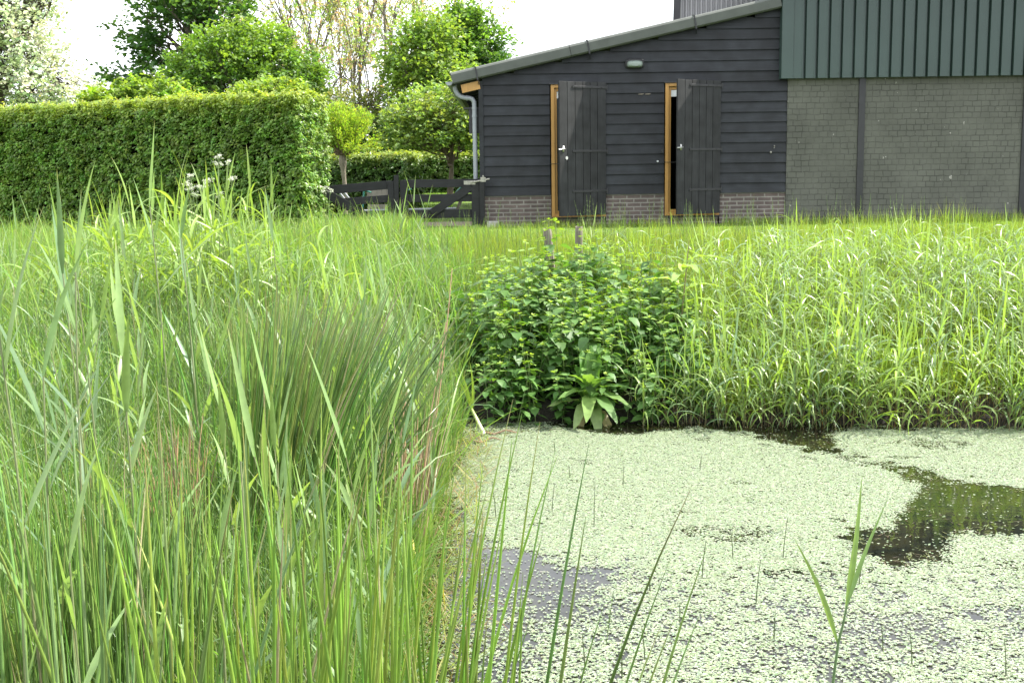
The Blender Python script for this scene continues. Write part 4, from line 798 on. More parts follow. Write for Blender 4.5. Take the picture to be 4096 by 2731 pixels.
# hero reeds, named by where they stand
HERO = [
 (14, 165, 2.7, 5, .40, .034, 'broad leaved reed tallest at the left edge, its spear tip above the hedge foot'),
 (60, 174, 3.2, 5, .34, .026, 'reed with three upright leaves, second from the left edge before the hedge'),
 (78, 182, 3.35, 6, .33, .026, 'reed with white edged leaf bending right in front of the dark hedge'),
 (93, 205, 3.5, 4, .28, .022, 'reed whose top leaf leans right towards the hedge, right of the upright trio'),
 (163, 131, 4.3, 6, .34, .020, 'tallest slender reed with twin vertical leaves against the hedge'),
 (192, 172, 4.6, 5, .32, .018, 'slender reed just right of the tallest one, below the white flowers'),
 (283, 187, 5.2, 4, .30, .017, 'lone upright reed in front of the right part of the hedge'),
 (126, 250, 3.0, 5, .34, .028, 'wide bladed reed standing in the middle of the left meadow'),
 (31, 262, 2.8, 5, .36, .026, 'reed with a long leaf slanting up right at the left edge'),
 (250, 372, 2.5, 4, .26, .026, 'bright broad reed leaf standing upright beside the dark rush tussock'),
 (75, 470, 2.35, 4, .26, .022, 'thick pale reed stem with a split pair of leaves at lower left'),
 (152, 430, 2.35, 4, .30, .022, 'thick pale reed stem with leaves at lower middle left'),
 (220, 460, 2.35, 4, .26, .026, 'reed with a wide blue green leaf crossing the rush stems'),
 (15, 500, 2.2, 3, .22, .02, 'short reed with curled leaf at the lower left edge'),
]
for i, (px, py, yy, nl, lf, wd, lab) in enumerate(HERO):
    x, _, zt = at(px, py, yy); zg = float(ground_z([x], [yy])[0]); top = zt-zg; H = max(.3, top-lf*.80)
    reed_obj('reed', (x-.02, yy, zg), lab, 'tall reeds on the left bank', True, rz=rng.uniform(-.3, .3), H=H, nl=nl, lf=lf, wd=wd, bend=.04, leanaz=rng.random()*6, lean=.02, col=REEDC[i % 3], stemcol=(.11, .13, .06), seed=200+i, first=.45 if H > .8 else .3, r=.0048, droop=.25)
# left meadow reeds: prototypes copied
protos = [reed_obj('reed', (0, 0, 0), 'grey green reed shoot with narrow upright leaves among the left bank growth', 'reeds among the left meadow', True, H=H, nl=nl, lf=.33, wd=.022, bend=.12, leanaz=k*1.3, lean=.05, col=REEDC[k % 3], stemcol=(.12, .13, .06), seed=230+k, first=.35, r=.0032, droop=.45) for k, (H, nl) in enumerate([(.75, 5), (.9, 6), (.65, 5), (1.0, 6), (.8, 5)])]
spots = []
while len(spots) < 200:
    r_ = rng.random()
    if r_ < .55: x = rng.uniform(-4.5, -.45); y = rng.uniform(4.2, 11.5)
    elif r_ < .92: x = rng.normal(-.75, .22); y = rng.uniform(4.9, 7.6)
    else: x = rng.uniform(-1.3, -.3); y = rng.uniform(2.6, 4.5); x = x*y/3.2
    if x > -.38 or abs(x) > y*.46+.1: continue
    spots.append((x, y))
for k, (x, y) in enumerate(spots):
    p = protos[k % 5]; o = p if k < 5 else copy_tree(p); o.location = (x, y, float(ground_z([x], [y])[0])-.02); o.rotation_euler = (rng.normal(0, .05), rng.normal(0, .05), rng.random()*6.28); s = rng.uniform(.7, 1.12)*(.8 if y > 8 else 1); o.scale = (s, s, s)
    zone = 'between the big dark rush tussock and the pond' if (x > -1.15 and y > 4.4) else 'rising near the camera at the lower left' if y < 4.5 else 'in the open meadow in front of the tall hedge' if y > 8 else 'in the middle of the left bank'
    o['label'] = ('tall ' if s > .95 else 'short ' if s < .8 else 'middling ')+'grey green reed '+zone; o['group'] = 'reeds '+zone
# tall reed-grass mound before the hedge
protos = [reed_obj('reed_shoot', (0, 0, 0), 'lush arching reed grass shoot in the tall clump below the white flowers', 'reed grass in the clump before the hedge', False, H=H, nl=7, lf=.36, wd=.020, bend=.1, leanaz=k*2., lean=.05, col=[(.12, .185, .045), (.10, .165, .05), (.135, .195, .05)][k % 3], stemcol=(.12, .16, .05), seed=260+k, droop=1.3, first=.3, spearn=1) for k, H in enumerate([.75, .62, .85, .7])]
for k in range(120):
    p = protos[k % 4]; o = p if k < 4 else p.copy()
    if k >= 4: COL.objects.link(o)
    a = rng.normal(0, 1); x = -2.35+a*.62; y = 8.9+rng.normal(0, .45); o.location = (x, y, float(ground_z([x], [y])[0])); s = rng.uniform(1.1, 1.45)*(1-.13*abs(a)); o.scale = (s, s, s); o.rotation_euler = (0, 0, rng.random()*6.28)
    zone = 'left of the white flowers' if a < -.7 else 'right of the white flowers towards the gate' if a > .9 else 'under the white flowers, nearer the camera' if y < 8.9 else 'right under the white flowers'
    o['label'] = ('taller' if s > 1.2 else 'shorter')+' arching reed shoot '+zone; o['group'] = 'arching reeds '+zone
# right bank reed grass: 285 at the front as things, the rest of the bank as stuff
BC = [(.105, .160, .060), (.125, .180, .050), (.10, .155, .080), (.14, .20, .050)]
protos = []
for k in range(12):
    protos.append(reed_obj('reed_shoot', (0, 0, 0), 'reed grass shoot with drooping pale leaf tips at the water edge of the far bank', 'reed grass along the far water edge', False, mat=M_bankreed, H=[.34, .42, .5, .38, .46, .54][k % 6], nl=7, lf=.35, wd=.0165, bend=rng.uniform(0, .25), leanaz=rng.random()*6, lean=.06, col=BC[k % 4], stemcol=(.13, .13, .06), seed=300+k, droop=2.0, first=.2, spearn=1, r=.0028, S=6, fold=.15))
k = 0
while k < 280:
    x = rng.uniform(.85, 4.3); y = 8.02-.12*min(max(x-.3, 0), 3.3)+abs(rng.normal(.0, .30))-.08
    if x < 1.2 and rng.random() < .6: continue
    fq = float(fbm(np.array([[x*2.1, 3.]]), 44)[0])
    if rng.random() > .55+1.3*max(0, fq-.3): continue
    o = protos[k % 12] if k < 12 else protos[rng.integers(12)].copy()
    if k >= 12: COL.objects.link(o)
    o.location = (x, y, max(float(ground_z([x], [y])[0]), -.05)-.02); s = rng.uniform(.65, 1.15)*(.72+.6*fq); o.scale = (s, s, s); o.rotation_euler = (rng.normal(.08, .13), rng.normal(0, .08), rng.random()*6.28); k += 1
    zone = 'right beside the dock and nettles' if x < 1.4 else 'left of the dark water channel' if x < 2.2 else 'behind the far patch of weed' if x < 3.2 else 'at the right edge of the photo'
    o['label'] = 'arching reed shoot '+('in the water ' if y < 7.95-.12*max(x-.3, 0) else 'on the far bank ')+zone; o['group'] = 'reed shoots '+zone
g = Geo(); gl = [reed_geo(H=[.36, .46, .54][k % 3], nl=7, lf=.32, wd=.0150, bend=.15, leanaz=k*1.1, lean=.05, col=BC[k % 4], stemcol=(.13, .13, .06), seed=330+k, droop=1.8, first=.25, spearn=(k % 2), r=.0028, S=6, fold=0) for k in range(10)]
pr = []
for s_, lv in gl:
    q = Geo(); q.merge(s_)
    for l_ in lv: q.merge(l_)
    pr.append(q)
n = 0
while n < 1900:
    x = rng.uniform(.5, 7.2); y = rng.uniform(7.9 if n > 1780 else 8.1, 11.8)
    if n > 1780: x = rng.uniform(4.2, 5.8); y = rng.uniform(7.6, 8.3)
    dens = .25+1.0*(fbm(np.array([[x*1.2, y*1.2]]), 18)[0] > .47); dens *= 1.2-.25*(y-8)/1.5
    if (x < 1.45 and y < 10.4) or abs(x) > y*.46+1.7 or rng.random() > dens: continue
    if y > 10.6 and x < 2.4 and rng.random() < .8: continue
    s = rng.uniform(.7, 1.15)*(1-.22*max(0, min(1, (y-9.5)/2))); Mx = Matrix.Translation((x, y, float(ground_z([x], [y])[0])-.02)) @ Matrix.Rotation(rng.random()*6.28, 4, 'Z') @ Matrix.Rotation(rng.normal(0, .09), 4, 'X') @ Matrix.Scale(s, 4)
    pr[rng.integers(10)].C; q = pr[rng.integers(10)]; g.merge(q, Mx); n += 1
tag(g.build('bank_reed_grass', M_bankreed, smooth_=True), 'dense arching reed grass covering the slope of the far bank', 'reed grass', kind='stuff')
# dead brown stubble at the far water line
g = Geo(); n = 1500; x = rng.uniform(1.0, 4.4, n); y = 8.0-.12*np.clip(x-.3, 0, 3.3)+rng.random(n)*.5
strips(g, np.c_[x, y, ground_z(x, y)-.03], rng.uniform(.06, .22, n), np.full(n, .005), rng.random(n)*6.283, np.abs(rng.normal(.2, .3, n)), rng.normal(0, .5, n), pick([(.11, .075, .05), (.14, .10, .06), (.07, .05, .035)], [1, 1, 1], n), S=3)
tag(g.build('dead_stubble', M_grass), 'brown dead stems packed along the far water line', 'dead stems', kind='stuff')
# pond hero reed
pr_ = empty('reed', (1.112, 3.40, -.02), 'single reed with three spear leaves rising from the weed at lower right', 'reed')
g = Geo(); P = np.array([[(-.14, 0, 0), (-.13, 0, .15), (-.113, 0, .32), (-.10, 0, .38), (-.089, 0, .443)]]); P[..., 0] += 0; tubes(g, P, (.0052*np.array([1, .95, .8, .7, .6]))[None], 7, (.06, .10, .04)); g.build('stem', M_stem, pr_, smooth_=True)
def spear(p, q, wd, par, col, bow=.0, up=(0, -1, 0)):
    p, q = np.array(p, float), np.array(q, float); S = 9; t = np.linspace(0, 1, S+1); d = nrm(q-p); s_ = nrm(np.cross(d, up)); n_ = np.cross(s_, d)
    C_ = p+(q-p)*t[:, None]+s_*(np.sin(t*np.pi)*bow)[:, None]; w_ = (wd*PROF['reed'](t)*.5)[:, None]
    V = np.stack([C_-s_*w_-n_*w_*.3, C_, C_+s_*w_-n_*w_*.3], 1).reshape(-1, 3); i = (np.arange(S)*3)[:, None]+np.arange(2)[None]
    g = Geo(); g.add(V, np.stack([i, i+1, i+4, i+3], -1).reshape(-1, 4), col); g.build('leaf', M_reed, par, smooth_=True)
spear((-.113, 0, .32), (-.263, -.02, .67), .019, pr_, (.12, .175, .065), .012)
spear((-.091, 0, .43), (-.048, .02, .849), .023, pr_, (.10, .16, .06), .006)
spear((-.089, 0, .44), (.021, -.02, .789), .017, pr_, (.09, .145, .075), -.006)
print('reeds done')

# ------------------------------------------------------------------ rush tussocks
def tussock(name, label, cx, cy, n, rad, H, leanx, leany, spread, r, cols, wts, seed, S=9, k=4, brown=.25, bend=.35, z=None, hvar=.25, px=1.0, group='rush tussocks on the left bank'):
    global rng; rs = rng; rng = np.random.default_rng(seed)
    q = rdir(n)[:, :2]*np.sqrt(rng.random((n, 1)))*rad*[px, 1]; zb = float(ground_z([cx], [cy])[0]) if z is None else z
    v = np.c_[leanx+q[:, 0]/rad*spread+rng.normal(0, .07, n), leany+q[:, 1]/rad*spread+rng.normal(0, .07, n)]; tilt = np.arctan(np.linalg.norm(v, axis=1)); az = np.arctan2(v[:, 1], v[:, 0])
    h = H*(1-hvar*rng.random(n)**.8)
    P, d, t = centre(np.c_[q, np.zeros(n)], h, az, tilt*.6, tilt*bend*2+rng.normal(0, .10, n), S, 1.3)
    col = pick(cols, wts, n, .14, .07); cc = col[:, None].repeat(S+1, 1); kk = (np.clip((t-.86)/.14, 0, 1)[None, :, None])*(rng.random(n) < brown+.15)[:, None, None]*.8; cc = cc*(1-kk)+np.array([.15, .115, .05])*kk
    dead = rng.random(n) < brown*.22; cc[dead] = np.array([.21, .19, .10])*rng.uniform(.7, 1.3, (dead.sum(), 1, 1))
    g = Geo(); tubes(g, P, (r*rng.uniform(.75, 1.2, (n, 1)))*(np.array([1]*(S-2)+[.8, .55, .12]))[None, :S+1], k, cc)
    o = g.build(name, M_rush, smooth_=True); o.location = (cx, cy, zb); rng = rs; return tag(o, label, 'rush', group)
DG = [(.062, .122, .022), (.075, .138, .025), (.05, .10, .02), (.105, .15, .035)]
tussock('rush_tussock', 'big dark green rush tussock fanning to the right in the middle of the left bank', -.98, 4.75, 270, .30, 1.42, .27, .0, .26, .0042, DG, [3, 3, 2, 2], 401, brown=.18, z=.02, bend=.4)
tussock('rush_tussock', 'bright green rush tussock with thick stems rising along the bottom edge centre', -.36, 2.15, 135, .34, 1.34, .04, .0, .10, .0038, [(.095, .160, .018), (.075, .135, .018), (.12, .19, .028)], [3, 2, 2], 402, k=6, px=1.15, brown=.14, z=.05, bend=.3, hvar=.42)
tussock('rush_tussock', 'few tall rush stems leaning right over the water at bottom centre', -.02, 2.1, 12, .12, 1.30, .13, .0, .09, .0034, [(.055, .105, .02), (.085, .13, .028)], [3, 2], 403, k=6, px=1.6, brown=.2, z=.05, hvar=.4)
tussock('rush_tussock', 'dense upright rush tussock in the lower left with dark gaps between stems', -1.15, 3.0, 420, .42, .95, .02, .0, .10, .0027, DG, [3, 3, 2, 1], 404, brown=.12, hvar=.35)
tussock('rush_tussock', 'loose rush tussock with slanting stems at the bottom left corner', -.95, 2.15, 90, .30, 1.28, -.06, .0, .22, .0038, [(.075, .125, .03), (.09, .14, .05)], [1, 1], 405, k=5, brown=.15, z=.08, hvar=.4, px=1.4)
tussock('rush_tussock', 'olive rush tussock mixed with reeds behind the big dark one', -1.3, 6.3, 330, .35, .95, .05, .0, .18, .0026, DG+[(.10, .13, .04)], [2, 2, 1, 2, 2], 406, brown=.2)
tussock('rush_tussock', 'small thin rush tussock at the shore beside the dead reed stems', -.55, 5.6, 160, .15, .85, .10, .0, .15, .0023, DG, [2, 3, 1, 2], 407, brown=.4, z=.02)
# dead reed culms
tussock('dead_reed_clump', 'clump of pale brown dead reed stems at the shore left of the open water', -.50, 5.05, 60, .13, .85, .10, .0, .16, .0030, [(.26, .18, .11), (.20, .13, .085), (.30, .24, .16)], [1, 1, 1], 408, brown=0, z=0, hvar=.5, k=5, group='dead reed clumps')
tussock('dead_reed_clump', 'reddish brown dead stems inside the left side of the dark rush tussock', -1.32, 4.35, 90, .12, .72, -.03, .0, .15, .0025, [(.22, .14, .08), (.18, .12, .07)], [1, 1], 409, brown=0, hvar=.5, group='dead reed clumps')
for (a, b, yy, lab) in [((452, 268), (425, 470), 5.6, 'long brown dead reed cane standing highest beside the nettles'), ((446, 322), (408, 500), 5.4, 'brown dead reed cane left of the highest one, slightly shorter')]:
    p, q = np.array(at(*a, yy)), np.array(at(*b, yy)); q = q+(q-p)*(q[2])/(p[2]-q[2]); g = Geo(); t = np.linspace(0, 1, 9)[:, None]; C_ = q*(1-t)+p*t+np.c_[.02*np.sin(t*3.1), 0*t, 0*t]
    tubes(g, (C_-q)[None], np.linspace(.0048, .0022, 9)[None], 6, (.30, .19, .12)); o = g.build('dead_reed_cane', M_stem, smooth_=True); o.location = q; tag(o, lab, 'reed', 'dead reed canes')
g = Geo()
for k in range(6):
    x0 = -.50+rng.uniform(-.08, .08); h0 = rng.uniform(.10, .18); strips(g, np.array([[x0, 4.95+rng.uniform(-.1, .1), .04]]), np.array([.26]), np.array([.030]), np.array([rng.random()*6]), np.array([.15]), np.array([.4]), (.62, .58, .47), S=5, prof='reed')
tag(g.build('dead_leaves', M_reed), 'papery whitish dead reed leaves standing at the shore among brown stems', 'dead leaves')

# ------------------------------------------------------------------ nettles
def nettle_leaf(g, c, az, el, sz, col, droop):
    # ovate, toothed, folded along the midrib; local x along leaf
    t = np.array([0, .12, .28, .45, .62, .8, 1.]); wd = np.array([.05, .62, .86, .80, .58, .30, 0])*.40; tooth = np.array([0, .0, .035, -.02, .035, -.015, 0])
    n = len(t); x = t; zc = -droop*t**1.8; ca, sa = math.cos(az), math.sin(az); ce, se_ = math.cos(el), math.sin(el); V = []
    for k in range(n):
        for s_ in (-1, 0, 1):
            lx = x[k]; ly = s_*(wd[k]+tooth[k]); lz = zc[k]+(.10*abs(s_)*wd[k]*2)
            X_ = lx*ce-lz*se_; Z_ = lx*se_+lz*ce; V.append((c[0]+sz*(X_*ca-ly*sa), c[1]+sz*(X_*sa+ly*ca), c[2]+sz*Z_))
    F = [[k*3+j, k*3+j+1, k*3+j+4, k*3+j+3] for k in range(n-1) for j in (0, 1)]; g.add(V, F, col)
def nettle(H, seed, pairs=8, big=1.):
    rs = np.random.default_rng(seed); gs = Geo(); gl = Geo(); P, d, t = centre(np.zeros((1, 3)), np.array([H]), np.array([rs.random()*6]), np.array([.05]), np.array([.12]), 8)
    tubes(gs, P, (.0035*np.linspace(1, .5, 9))[None], 4, (.07, .10, .03))
    for k in range(pairs):
        tt = .03+.95*k/(pairs-1); q = min(int(tt*8), 7); f = tt*8-q; c = P[0, q]*(1-f)+P[0, q+1]*f; a = k*math.pi/2+rs.normal(0, .25)+.4
        topk = smooth(.72, 1., tt); sz = (.098-.050*topk)*rs.uniform(.8, 1.15)*big; yg = np.array([.100, .158, .028])*topk+np.array([.042, .092, .022])*(1-topk)
        for s_ in (0, math.pi):
            aa = a+s_+rs.normal(0, .15); pet = .022*(1-topk*.7); c2 = c+np.array([math.cos(aa), math.sin(aa), .3])*pet
            nettle_leaf(gl, c2, aa, rs.normal(-.25+topk*.75, .18), sz, yg*rs.uniform(.8, 1.2), rs.uniform(.12, .35))
    for k in range(4): nettle_leaf(gl, P[0, 8], k*1.57+.3, .75, .028, (.115, .165, .03), .1)
    return gs, gl
NL = 'stinging nettle with toothed dark leaves and light tip in the mound below the two stakes'
npro = []
for k in range(9):
    gs, gl = nettle([.52, .6, .68, .56, .64, .5, .72, .6, .55][k], 500+k, pairs=[9, 10, 11, 9, 10, 9, 11, 10, 9][k]); o = empty('nettle', (0, 0, 0), NL, 'nettle', 'nettles in the mound on the far bank'); gs.build('stem', M_stem, o); gl.build('leaves', M_nettle, o, smooth_=True); npro.append(o)
k = 0; tries = 0
while k < 285 and tries < 9000:
    tries += 1
    x = rng.uniform(-.62, 1.75); y = rng.uniform(7.98, 10.7); e = ((x-.47)/1.02)**2+((y-9.3)/1.38)**2; e = e if y > 9 else ((x-.47)/1.02)**2
    if e > 1+.15*rng.normal() and not (x < -.2 and y < 9 and rng.random() < .3): continue
    if rng.random() > (1.0 if y < 9.2 else .62): continue
    o = npro[k] if k < 9 else copy_tree(npro[rng.integers(9)]); o.location = (x, y, max(float(ground_z([x], [y])[0]), 0)-.02)
    s = rng.uniform(.8, 1.1)*(1.0 if e < .7 else .78); 
    if y < 8.35: s *= .75
    s *= 1.10*(.96 if y > 9.7 else 1)*(1-.10*min(1, ((x-.47)/1.0)**2)); o.scale = (s*1.1, s*1.1, s); o.rotation_euler = (rng.normal(.10 if y < 8.6 else 0, .12), rng.normal(0, .12), rng.random()*6.28); k += 1
    zone = 'lowest row overhanging the water' if y < 8.45 else 'on the left flank of the mound' if x < .05 else 'on the right flank of the mound' if x > 1.1 else 'at the top of the mound by the two stakes' if y > 9.9 else 'in the middle of the mound'
    o['label'] = 'stinging nettle with toothed leaves '+zone; o['group'] = 'nettles '+zone
print('nettles', k)
# dock plants
def dock_leaf(g, c, az, el, L_, W_, col, droop, wav=.045):
    S_ = 9; t = np.linspace(0, 1, S_+1); wd = np.maximum(np.sin(np.pi*np.clip(t, .02, .995)**.85), 0)**.65*.56*W_+.003; ca, sa, ce, se_ = math.cos(az), math.sin(az), math.cos(el), math.sin(el); V = []
    for k in range(S_+1):
        for s_ in (-1, -.5, 0, .5, 1):
            lx = t[k]*L_; ly = s_*wd[k]; lz = -droop*L_*t[k]**2+abs(s_)*wd[k]*.25+wav*L_*math.sin(k*2.1+s_)*abs(s_); X_ = lx*ce-lz*se_; Z_ = lx*se_+lz*ce; V.append((c[0]+X_*ca-ly*sa, c[1]+X_*sa+ly*ca, c[2]+Z_))
    g.add(V, [[k*5+j, k*5+j+1, k*5+j+6, k*5+j+5] for k in range(S_) for j in range(4)], col)
def dock(loc, label, leaves, name='dock_plant', cat='dock plant'):
    o = empty(name, loc, label, cat)
    for (az, el, L_, W_, col, dr, c0) in leaves: g = Geo(); dock_leaf(g, c0, az, el, L_, W_, col, dr); g.build('leaf', M_nettle, o, smooth_=True)
    return o
yl, dkg = (.15, .19, .055), (.06, .13, .02)
lv = []
for az, el, L_, W_, c_, dr, z_ in [(188, .75, .26, .075, 1, .7, .16), (202, .45, .27, .08, 2, .5, .10), (172, .95, .24, .07, 0, .9, .20), (228, .8, .24, .075, 1, .9, .16), (245, .35, .22, .08, 2, 1.0, .10), (262, .55, .24, .085, 1, 1.1, .14), (278, .2, .20, .08, 2, 1.3, .10), (295, .5, .24, .085, 0, 1.1, .14), (318, .6, .24, .08, 1, .9, .15), (340, .8, .22, .08, 0, .8, .18), (20, .9, .2, .07, 0, .7, .2), (215, 1.1, .22, .07, 0, .8, .22), (300, 1.1, .20, .075, 0, .9, .22), (255, 1.15, .2, .07, 0, .9, .24), (112, 1.38, .36, .085, 3, .12, .12), (85, 1.45, .38, .09, 3, .12, .12), (60, 1.40, .40, .075, 3, .1, .12), (130, 1.3, .26, .07, 3, .2, .12), (310, .0, .2, .07, 4, 1.2, .06), (240, .1, .16, .05, 4, 1.3, .05)]:
    lv.append((R(az), el, L_, W_, [(.065, .12, .032), (.085, .14, .04), (.13, .175, .07), (.055, .12, .02), (.15, .13, .06)][c_], dr, (.04*math.cos(R(az)), .04*math.sin(R(az)), z_)))
xd, _, zd = at(591, 398, 8.05); dock((xd, 8.08, .04), 'broad leaved dock plant at the water edge below the nettles', lv)
lv = [(a, .75, .26, .07, (.12, .18, .04), .9, (math.cos(a)*.03, math.sin(a)*.03, z_)) for a, z_ in [(R(20), .45), (R(150), .5), (R(250), .55), (R(320), .35), (R(80), .6), (R(200), .3), (R(280), .62), (R(350), .68)]]
o = dock((1.36, 9.1, .38), 'tall leafy dock with dark stem at the right shoulder of the nettle mound', lv); g = Geo(); tubes(g, np.array([[(0, 0, -.1), (.0, 0, .3), (.03, 0, .62), (.05, 0, .85)]]), np.array([[.006, .006, .005, .003]]), 6, (.10, .08, .04)); g.build('stem', M_stem, o)
lv = [(R(200), .3, .20, .17, (.17, .2, .09), .5, (0, 0, .1)), (R(320), .3, .22, .19, (.15, .19, .07), .6, (.05, -.05, .08)), (R(260), .4, .2, .18, (.16, .21, .06), .6, (.1, .0, .14)), (R(40), .6, .2, .16, (.14, .2, .05), .5, (0, .05, .1))]
xx, _, zz = at(985, 272, 10.3); dock((xx, 10.3, zz-.22), 'round leaved coltsfoot patch near the right edge of the far bank', lv, 'coltsfoot', 'plant')
xx, _, zz = at(810, 232, 11.4); dock((xx, 11.4, zz-.28), 'round leaved butterbur in the grass below the barn', lv, 'butterbur', 'plant')
# cow parsley
def parsley(loc, H, heads, label):
    o = empty('cow_parsley', loc, label, 'wildflower', 'white flowering cow parsley before the hedge'); gs, gf = Geo(), Geo()
    for (dx, dz, r_) in heads:
        c = np.array([dx, rng.normal(0, .05), dz]); tubes(gs, np.array([[(0, 0, 0), (dx*.4, 0, dz*.6), c]]), np.array([[.003, .0025, .0018]]), 4, (.09, .13, .04))
        m = 10; a = rng.random(m)*6.283; rr = np.sqrt(rng.random(m))*r_*.85; e = c+np.c_[rr*np.cos(a), rr*np.sin(a), .02-rr*.35+rng.normal(0, .009, m)]; tubes(gs, np.stack([np.tile(c-[0, 0, .03], (m, 1)), e], 1), .0008, 3, (.10, .14, .05))
        gf = Geo(); n = 16; E = np.repeat(e, n, 0)+rng.normal(0, .006, (m*n, 3))*[1, 1, .8]; u = nrm(rdir(m*n)*[1, 1, .4])*.0032; v = nrm(np.cross(u, [0, 0, 1.]))*.0032; quads(gf, E, u, v, jit((.55, .57, .50), m*n, .06, .02)); gf.build('flower_head', M_silver, o)
    gs.build('stem', M_stem, o)
def pheads(yy, L_, base):
    r = []
    for (px, py, rr) in L_: x, _, z_ = at(px, py, yy); r.append((x-base[0], z_-base[2], rr))
    return r
for yy, bx, L_, lab in [(8.6, 217, [(218, 158, .035), (217, 165, .05), (229, 164, .025)], 'cow parsley bearing the highest white umbels against the hedge'), (8.6, 200, [(193, 177, .03), (186, 185, .035), (192, 190, .04), (199, 188, .045), (206, 184, .04), (196, 196, .05)], 'cow parsley with many low white umbels in the reed grass clump'), (8.8, 230, [(232, 180, .045), (222, 196, .04), (212, 182, .04)], 'cow parsley at the right side of the flowering clump'), (12.5, 326, [(327, 189, .05), (330, 192, .04), (324, 193, .03)], 'cow parsley by the corner of the hedge near the gate')]:
    x, _, _ = at(bx, 220, yy); zg = float(ground_z([x], [yy])[0]); b = (x, yy, zg); parsley(b, 1, pheads(yy, L_, b), lab)
# shoot leaning into the pond and small driftwood twigs
xx, _, _ = at(484, 434, 7.7); sh = empty('cut_flag_shoot', (xx, 7.7, .01), 'uprooted green shoot with a white base leaning out of the water left of the nettles', 'plant')
g = Geo(); tubes(g, np.array([[(0, 0, 0), (-.05, .02, .10), (-.085, .03, .17)]]), np.array([[.013, .012, .010]]), 8, np.array([[[.55, .56, .40], [.45, .5, .25], [.2, .28, .07]]])); g.build('stem', M_stem, sh, smooth_=True)
for q_, wd in [((-.19, .05, .40), .02), ((-.17, .02, .47), .018), ((-.09, .03, .50), .022), ((-.14, .0, .36), .018)]: spear((-.08, .03, .15), q_, wd, sh, (.17, .24, .04), .015)
for (px, py, L_, a, lab) in [(487, 442, .20, .35, 'brown twig floating on the weed beside the leaning shoot'), (500, 434, .24, .1, 'thin pale twig floating just behind the brown one')]:
    x, z_ = scr(px, py, 1.0); yy = 1.75/(1.75-z_)*1.0; g = Geo(); t = np.linspace(-.5, .5, 7); tubes(g, np.c_[t*L_*math.cos(a), t*L_*math.sin(a)*1.5, .01+.012*np.sin(t*9)][None], np.array([[.004, .008, .008, .006, .007, .005, .003]]), 6, (.20, .13, .08)); o = g.build('twig', M_bark); o.location = (x*yy, yy, .006); tag(o, lab, 'twig')
print('plants done')

# ------------------------------------------------------------------ pond weed
PA = [(-0.36, 6.1), (-0.27, 5.69), (-0.15, 5.4), (0.04, 5.23), (0.21, 5.01), (0.5, 5.0), (0.4, 4.75), (0.26, 4.55), (0.16, 4.35), (0.08, 4.06), (0.0, 3.5), (-0.45, 3.2), (-0.6, 4.5), (-.6, 6.1)]
PB = [(0.16, 8.13), (0.36, 7.78), (0.71, 7.63), (1.01, 7.67), (1.27, 7.79), (1.58, 7.57), (1.85, 7.12), (2.12, 6.82), (2.28, 6.5), (2.29, 6.27), (2.07, 5.97), (1.91, 5.66), (1.84, 5.48), (1.72, 5.49), (1.59, 5.5), (1.56, 5.19), (1.66, 4.98), (1.86, 5.0), (2.1, 5.3), (2.25, 5.33), (2.8, 5.28), (4.2, 5.6), (4.2, 6.1), (2.85, 6.14), (2.63, 6.31), (2.47, 6.54), (2.28, 6.76), (2.12, 6.99), (2.11, 7.41), (2.2, 7.66), (2.47, 7.78), (2.89, 7.69), (3.52, 7.64), (4.6, 7.6), (4.6, 8.6), (0.17, 8.72)]
PC = [(0.82, 5.64), (1.0, 5.6), (1.11, 5.48), (1.23, 5.44), (1.17, 5.24), (1.06, 5.35), (0.89, 5.46)]
PD = [(2.59, 7.47), (2.81, 7.39), (2.86, 7.12), (2.75, 7.01), (2.61, 7.23)]
PF = [(-0.55, 8.35), (0.2, 8.23), (0.36, 7.78), (0.0, 7.67), (-0.23, 7.49), (-0.27, 7.08), (-0.36, 6.55), (-0.55, 7.09)]
def weed_density(x, y):
    w1 = (fbm(np.c_[x*3.0, y*3.0], 81)-.5); w2 = (fbm(np.c_[x*3.0, y*3.0], 87)-.5); w3 = (fbm(np.c_[x*14, y*14], 83)-.5)
    X_ = x+w1*.28+w3*.26+rng.normal(0, .028, len(x)); Y_ = y+w2*.30+w3*.26+rng.normal(0, .035, len(x))
    d = np.ones(len(x))
    sparse = smooth(5.2, 4.4, y+w1*.8); d *= 1-.44*sparse-.10*smooth(5.3, 4.3, y)*smooth(.9, .0, x)                               # nearer water: rosettes with water between
    d = np.where(inpoly(X_, Y_, PA), .04+.15*smooth(4.9, 4.1, y), d); d = np.where(inpoly(X_, Y_, PB), .007, d); mid = fbm(np.c_[x*2.6, y*4.5], 95, 3); d = np.where((sparse > .1) & (mid < .42), d*(.42+.58*smooth(.35, .42, mid)), d)
    d = np.where(inpoly(X_+w3*.15, Y_, PC), .25, d); d = np.where(inpoly(X_+w3*.15, Y_, PD), .25, d); d = np.where(inpoly(X_, Y_, PF), .35, d)
    holes = fbm(np.c_[x*5.5, y*5.5], 84, 4); d = np.where((holes < .30), d*.35, d)
    clump = fbm(np.c_[x*26, y*26], 85, 2); d = np.where((sparse > .2) & (clump < .40), d*.35, d)
    dl, dr = shore(x, y); d = np.where(np.maximum(dl, dr) > -.02, 0, d)
    return d
WC = [(.30, .355, .245), (.265, .33, .20), (.345, .39, .29), (.21, .29, .14)]
g = Geo(); n = 1080000; x = rng.uniform(-.6, 5.7, n); y = rng.uniform(3.0, 8.2, n); m = infov(x, y, .15) & (rng.random(n) < weed_density(x, y)); x, y = x[m], y[m]; n = len(x); print('rosettes', n)
tz = rng.random(n)*.003+.002; sz = rng.uniform(.0034, .0068, n)*(1+.15*smooth(5.5, 4, y)); col = pick(WC, [3, 3, 3, 1.4], n, .10, .05); a0 = rng.random(n)*6.283
